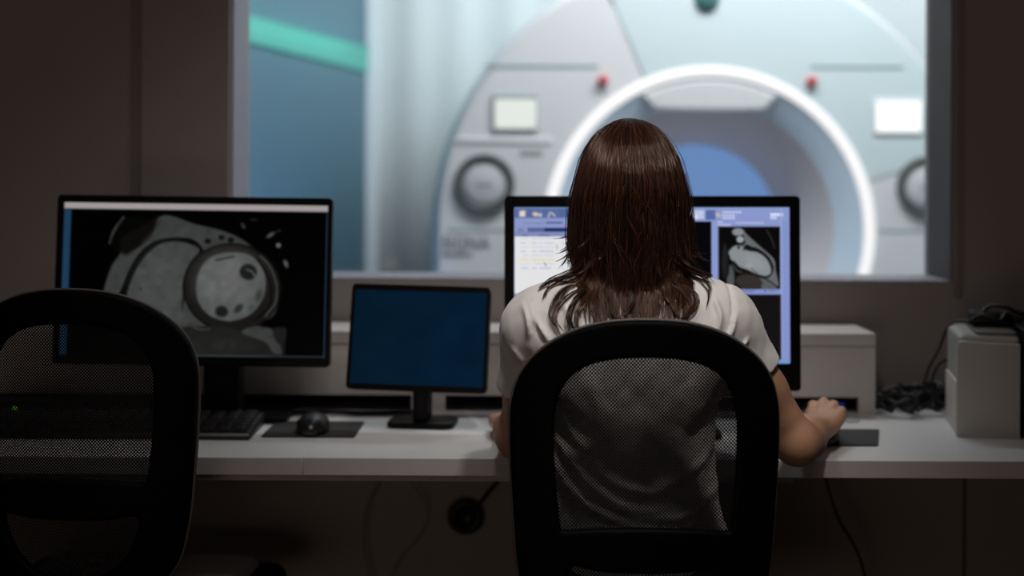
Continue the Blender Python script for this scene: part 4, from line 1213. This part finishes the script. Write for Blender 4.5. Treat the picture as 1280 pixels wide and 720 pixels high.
for (gp_, n, wdt, start) in guides:
    G_ = np.array(gp_); m = len(G_)
    base = np.array([.027, .0098, .0052])*NR.uniform(.3, 2.2)
    for s_ in range(n):
        off = NR.normal(size=3)*wdt*np.array([1, .6, .2]); t = np.linspace(0, 1, m)
        i0 = int(NR.uniform(0, start)*m) if n > 1 else 0
        spreadf = (.55+.9*np.sin(np.clip(t, 0, 1)*PI)**.7)*np.where(t > .6, 1-(t-.6)*2.0, 1)
        P = G_+off[None]*spreadf[:, None]
        ph = NR.uniform(0, 6.28, 3); P = P+NR.uniform(.0002, .0009)*np.sin(t*14+ph[0])[:, None]*np.array([1, .6, 0])
        P = P[i0: m-int(NR.uniform(0, .12)*m)]
        if len(P) < 5: continue
        if P[:, 2].min() < 1.09:
            for q in range(len(P)):
                if P[q, 2] < 1.09:
                    wy = wyc(P[q, 0], P[q, 2])
                    lim = wy-.002-.003*NR.random()
                    if P[q, 1] > lim and P[q, 1] < wy+.16 and wy < 3: P[q, 1] = lim
            ys = P[:, 1].copy(); ys[1:-1] = (ys[:-2]+ys[1:-1]*2+ys[2:])/4; P[:, 1] = ys
        col = base*NR.uniform(.6, 1.7)*np.array([1, NR.uniform(.9, 1.1), 1])
        emit_strand(P, NR.uniform(.00035, .0006) if n > 1 else .00032, tuple(np.clip(col*(1 if n > 1 else 3.2), 0, 1))+(1,))
VV = np.concatenate(verts); QQ = np.concatenate(faces); CC = np.concatenate(cols)
me = bpy.data.meshes.new('hair'); me.vertices.add(len(VV)); me.vertices.foreach_set('co', VV.astype(np.float32).ravel())
me.loops.add(QQ.size); me.loops.foreach_set('vertex_index', QQ.ravel().astype(np.int32))
me.polygons.add(len(QQ)); me.polygons.foreach_set('loop_start', np.arange(0, QQ.size, 4, dtype=np.int32)); me.update(calc_edges=True)
ca = me.color_attributes.new('Col', 'FLOAT_COLOR', 'POINT'); ca.data.foreach_set('color', CC.astype(np.float32).ravel())
link_mesh('hair', me, M['hair'], W)
# dense inner hair mass
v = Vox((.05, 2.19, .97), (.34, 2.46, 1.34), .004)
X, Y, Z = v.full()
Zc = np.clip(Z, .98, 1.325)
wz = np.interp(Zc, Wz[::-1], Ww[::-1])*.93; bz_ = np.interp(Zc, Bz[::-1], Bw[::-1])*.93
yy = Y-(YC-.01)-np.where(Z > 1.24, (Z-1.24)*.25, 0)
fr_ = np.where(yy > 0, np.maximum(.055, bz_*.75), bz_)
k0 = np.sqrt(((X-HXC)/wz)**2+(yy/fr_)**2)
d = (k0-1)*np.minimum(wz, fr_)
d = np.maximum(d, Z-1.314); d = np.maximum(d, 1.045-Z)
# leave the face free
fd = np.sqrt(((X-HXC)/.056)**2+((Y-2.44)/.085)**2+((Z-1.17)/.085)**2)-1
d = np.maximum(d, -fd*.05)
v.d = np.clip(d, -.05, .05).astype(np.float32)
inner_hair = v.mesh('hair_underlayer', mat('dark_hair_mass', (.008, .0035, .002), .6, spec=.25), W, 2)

# ================================================================== LIGHT AND CAMERA
def area(name, loc, target, size, energy, col, sy=None, spread=None):
    l = bpy.data.lights.new(name, 'AREA'); l.energy = energy; l.color = col; l.size = size
    if sy: l.shape = 'RECTANGLE'; l.size_y = sy
    if spread: l.spread = spread
    o = bpy.data.objects.new(name, l); COL.objects.link(o); o.location = loc
    o.rotation_euler = (Vector(target)-Vector(loc)).to_track_quat('-Z', 'Y').to_euler(); return o
def spot(name, loc, target, energy, col, ang, blend=1, size=.1):
    l = bpy.data.lights.new(name, 'SPOT'); l.energy = energy; l.color = col; l.spot_size = D_(ang); l.spot_blend = blend; l.shadow_soft_size = size
    o = bpy.data.objects.new(name, l); COL.objects.link(o); o.location = loc
    o.rotation_euler = (Vector(target)-Vector(loc)).to_track_quat('-Z', 'Y').to_euler(); return o
spot('downlight_lamp', (.40, 1.25, 2.65), (.22, 2.35, 1.02), 62, (1, .94, .90), 34, 1, .07)
spot('desk_downlight_lamp', (-.15, 1.9, 2.70), (-.12, 2.55, .8), 30, (1, .95, .92), 75, 1, .12)
area('room_lamp', (.3, .2, 2.7), (.2, 2.8, .8), 1.0, 4.2, (1, .84, .76))
area('low_fill_lamp', (-1.0, -1.45, .38), (.2, 3, .7), 1.2, 4.6, (1, .82, .70), .68)  # added low fill behind the camera, lifts the dark under the desk
# exam room
area('exam_ceiling_lamp', (.8, 3.75, 2.9), (.75, 4.9, 1.0), 1.8, 46, (.97, .98, 1), .4)
area('exam_teal_lamp', (1.9, 4.0, 2.8), (1.3, 4.8, 1.5), 1.5, 7, (.55, 1, .97))
area('exam_curtain_lamp', (.1, 5.3, 2.95), (-.1, 6.2, 1.5), .7, 16, (.88, .97, 1))
area('exam_back_lamp', (1.9, 6.0, 2.95), (1.9, 6.6, 1.8), 1.5, 18, (.9, .93, 1), .4)
spot('exam_blue_lamp', (-.30, 4.2, .5), (-.86, 4.9, 1.1), 21, (.25, .42, 1), 75, 1, .2)
mid_ = A+(Bp-A)*.52+n_*.10
area('cove_lamp', (mid_.x, mid_.y, 1.73), (mid_.x-n_.x, mid_.y-n_.y, 1.71), 2.3, .6, (.10, 1, .78), .03)
w = bpy.data.worlds.new('world'); SC.world = w; w.use_nodes = True
w.node_tree.nodes['Background'].inputs[0].default_value = (.03, .028, .03, 1); w.node_tree.nodes['Background'].inputs[1].default_value = .1

cam = bpy.data.cameras.new('camera'); co = bpy.data.objects.new('camera', cam); COL.objects.link(co)
cam.sensor_width = 36; cam.lens = F*36/1280; cam.shift_y = (HZ-360)/1280
cam.dof.use_dof = True; cam.dof.focus_distance = 2.27; cam.dof.aperture_fstop = 1.65
cam.clip_start = .05
co.location = (0, 0, HC); co.rotation_euler = (Matrix.Rotation(D_(90), 4, 'X') @ Matrix.Rotation(D_(.3), 4, 'Z')).to_euler()
SC.camera = co
SC.view_settings.view_transform = 'Standard'; SC.view_settings.look = 'None'
SC.view_settings.exposure = 0; SC.view_settings.gamma = 1; SC.view_settings.use_curve_mapping = False
SC.cycles.transparent_max_bounces = 16
SC.cycles.max_bounces = 6
SC.cycles.use_denoising = True
SC.cycles.sample_clamp_indirect = 1.5
SC.cycles.blur_glossy = 1.0
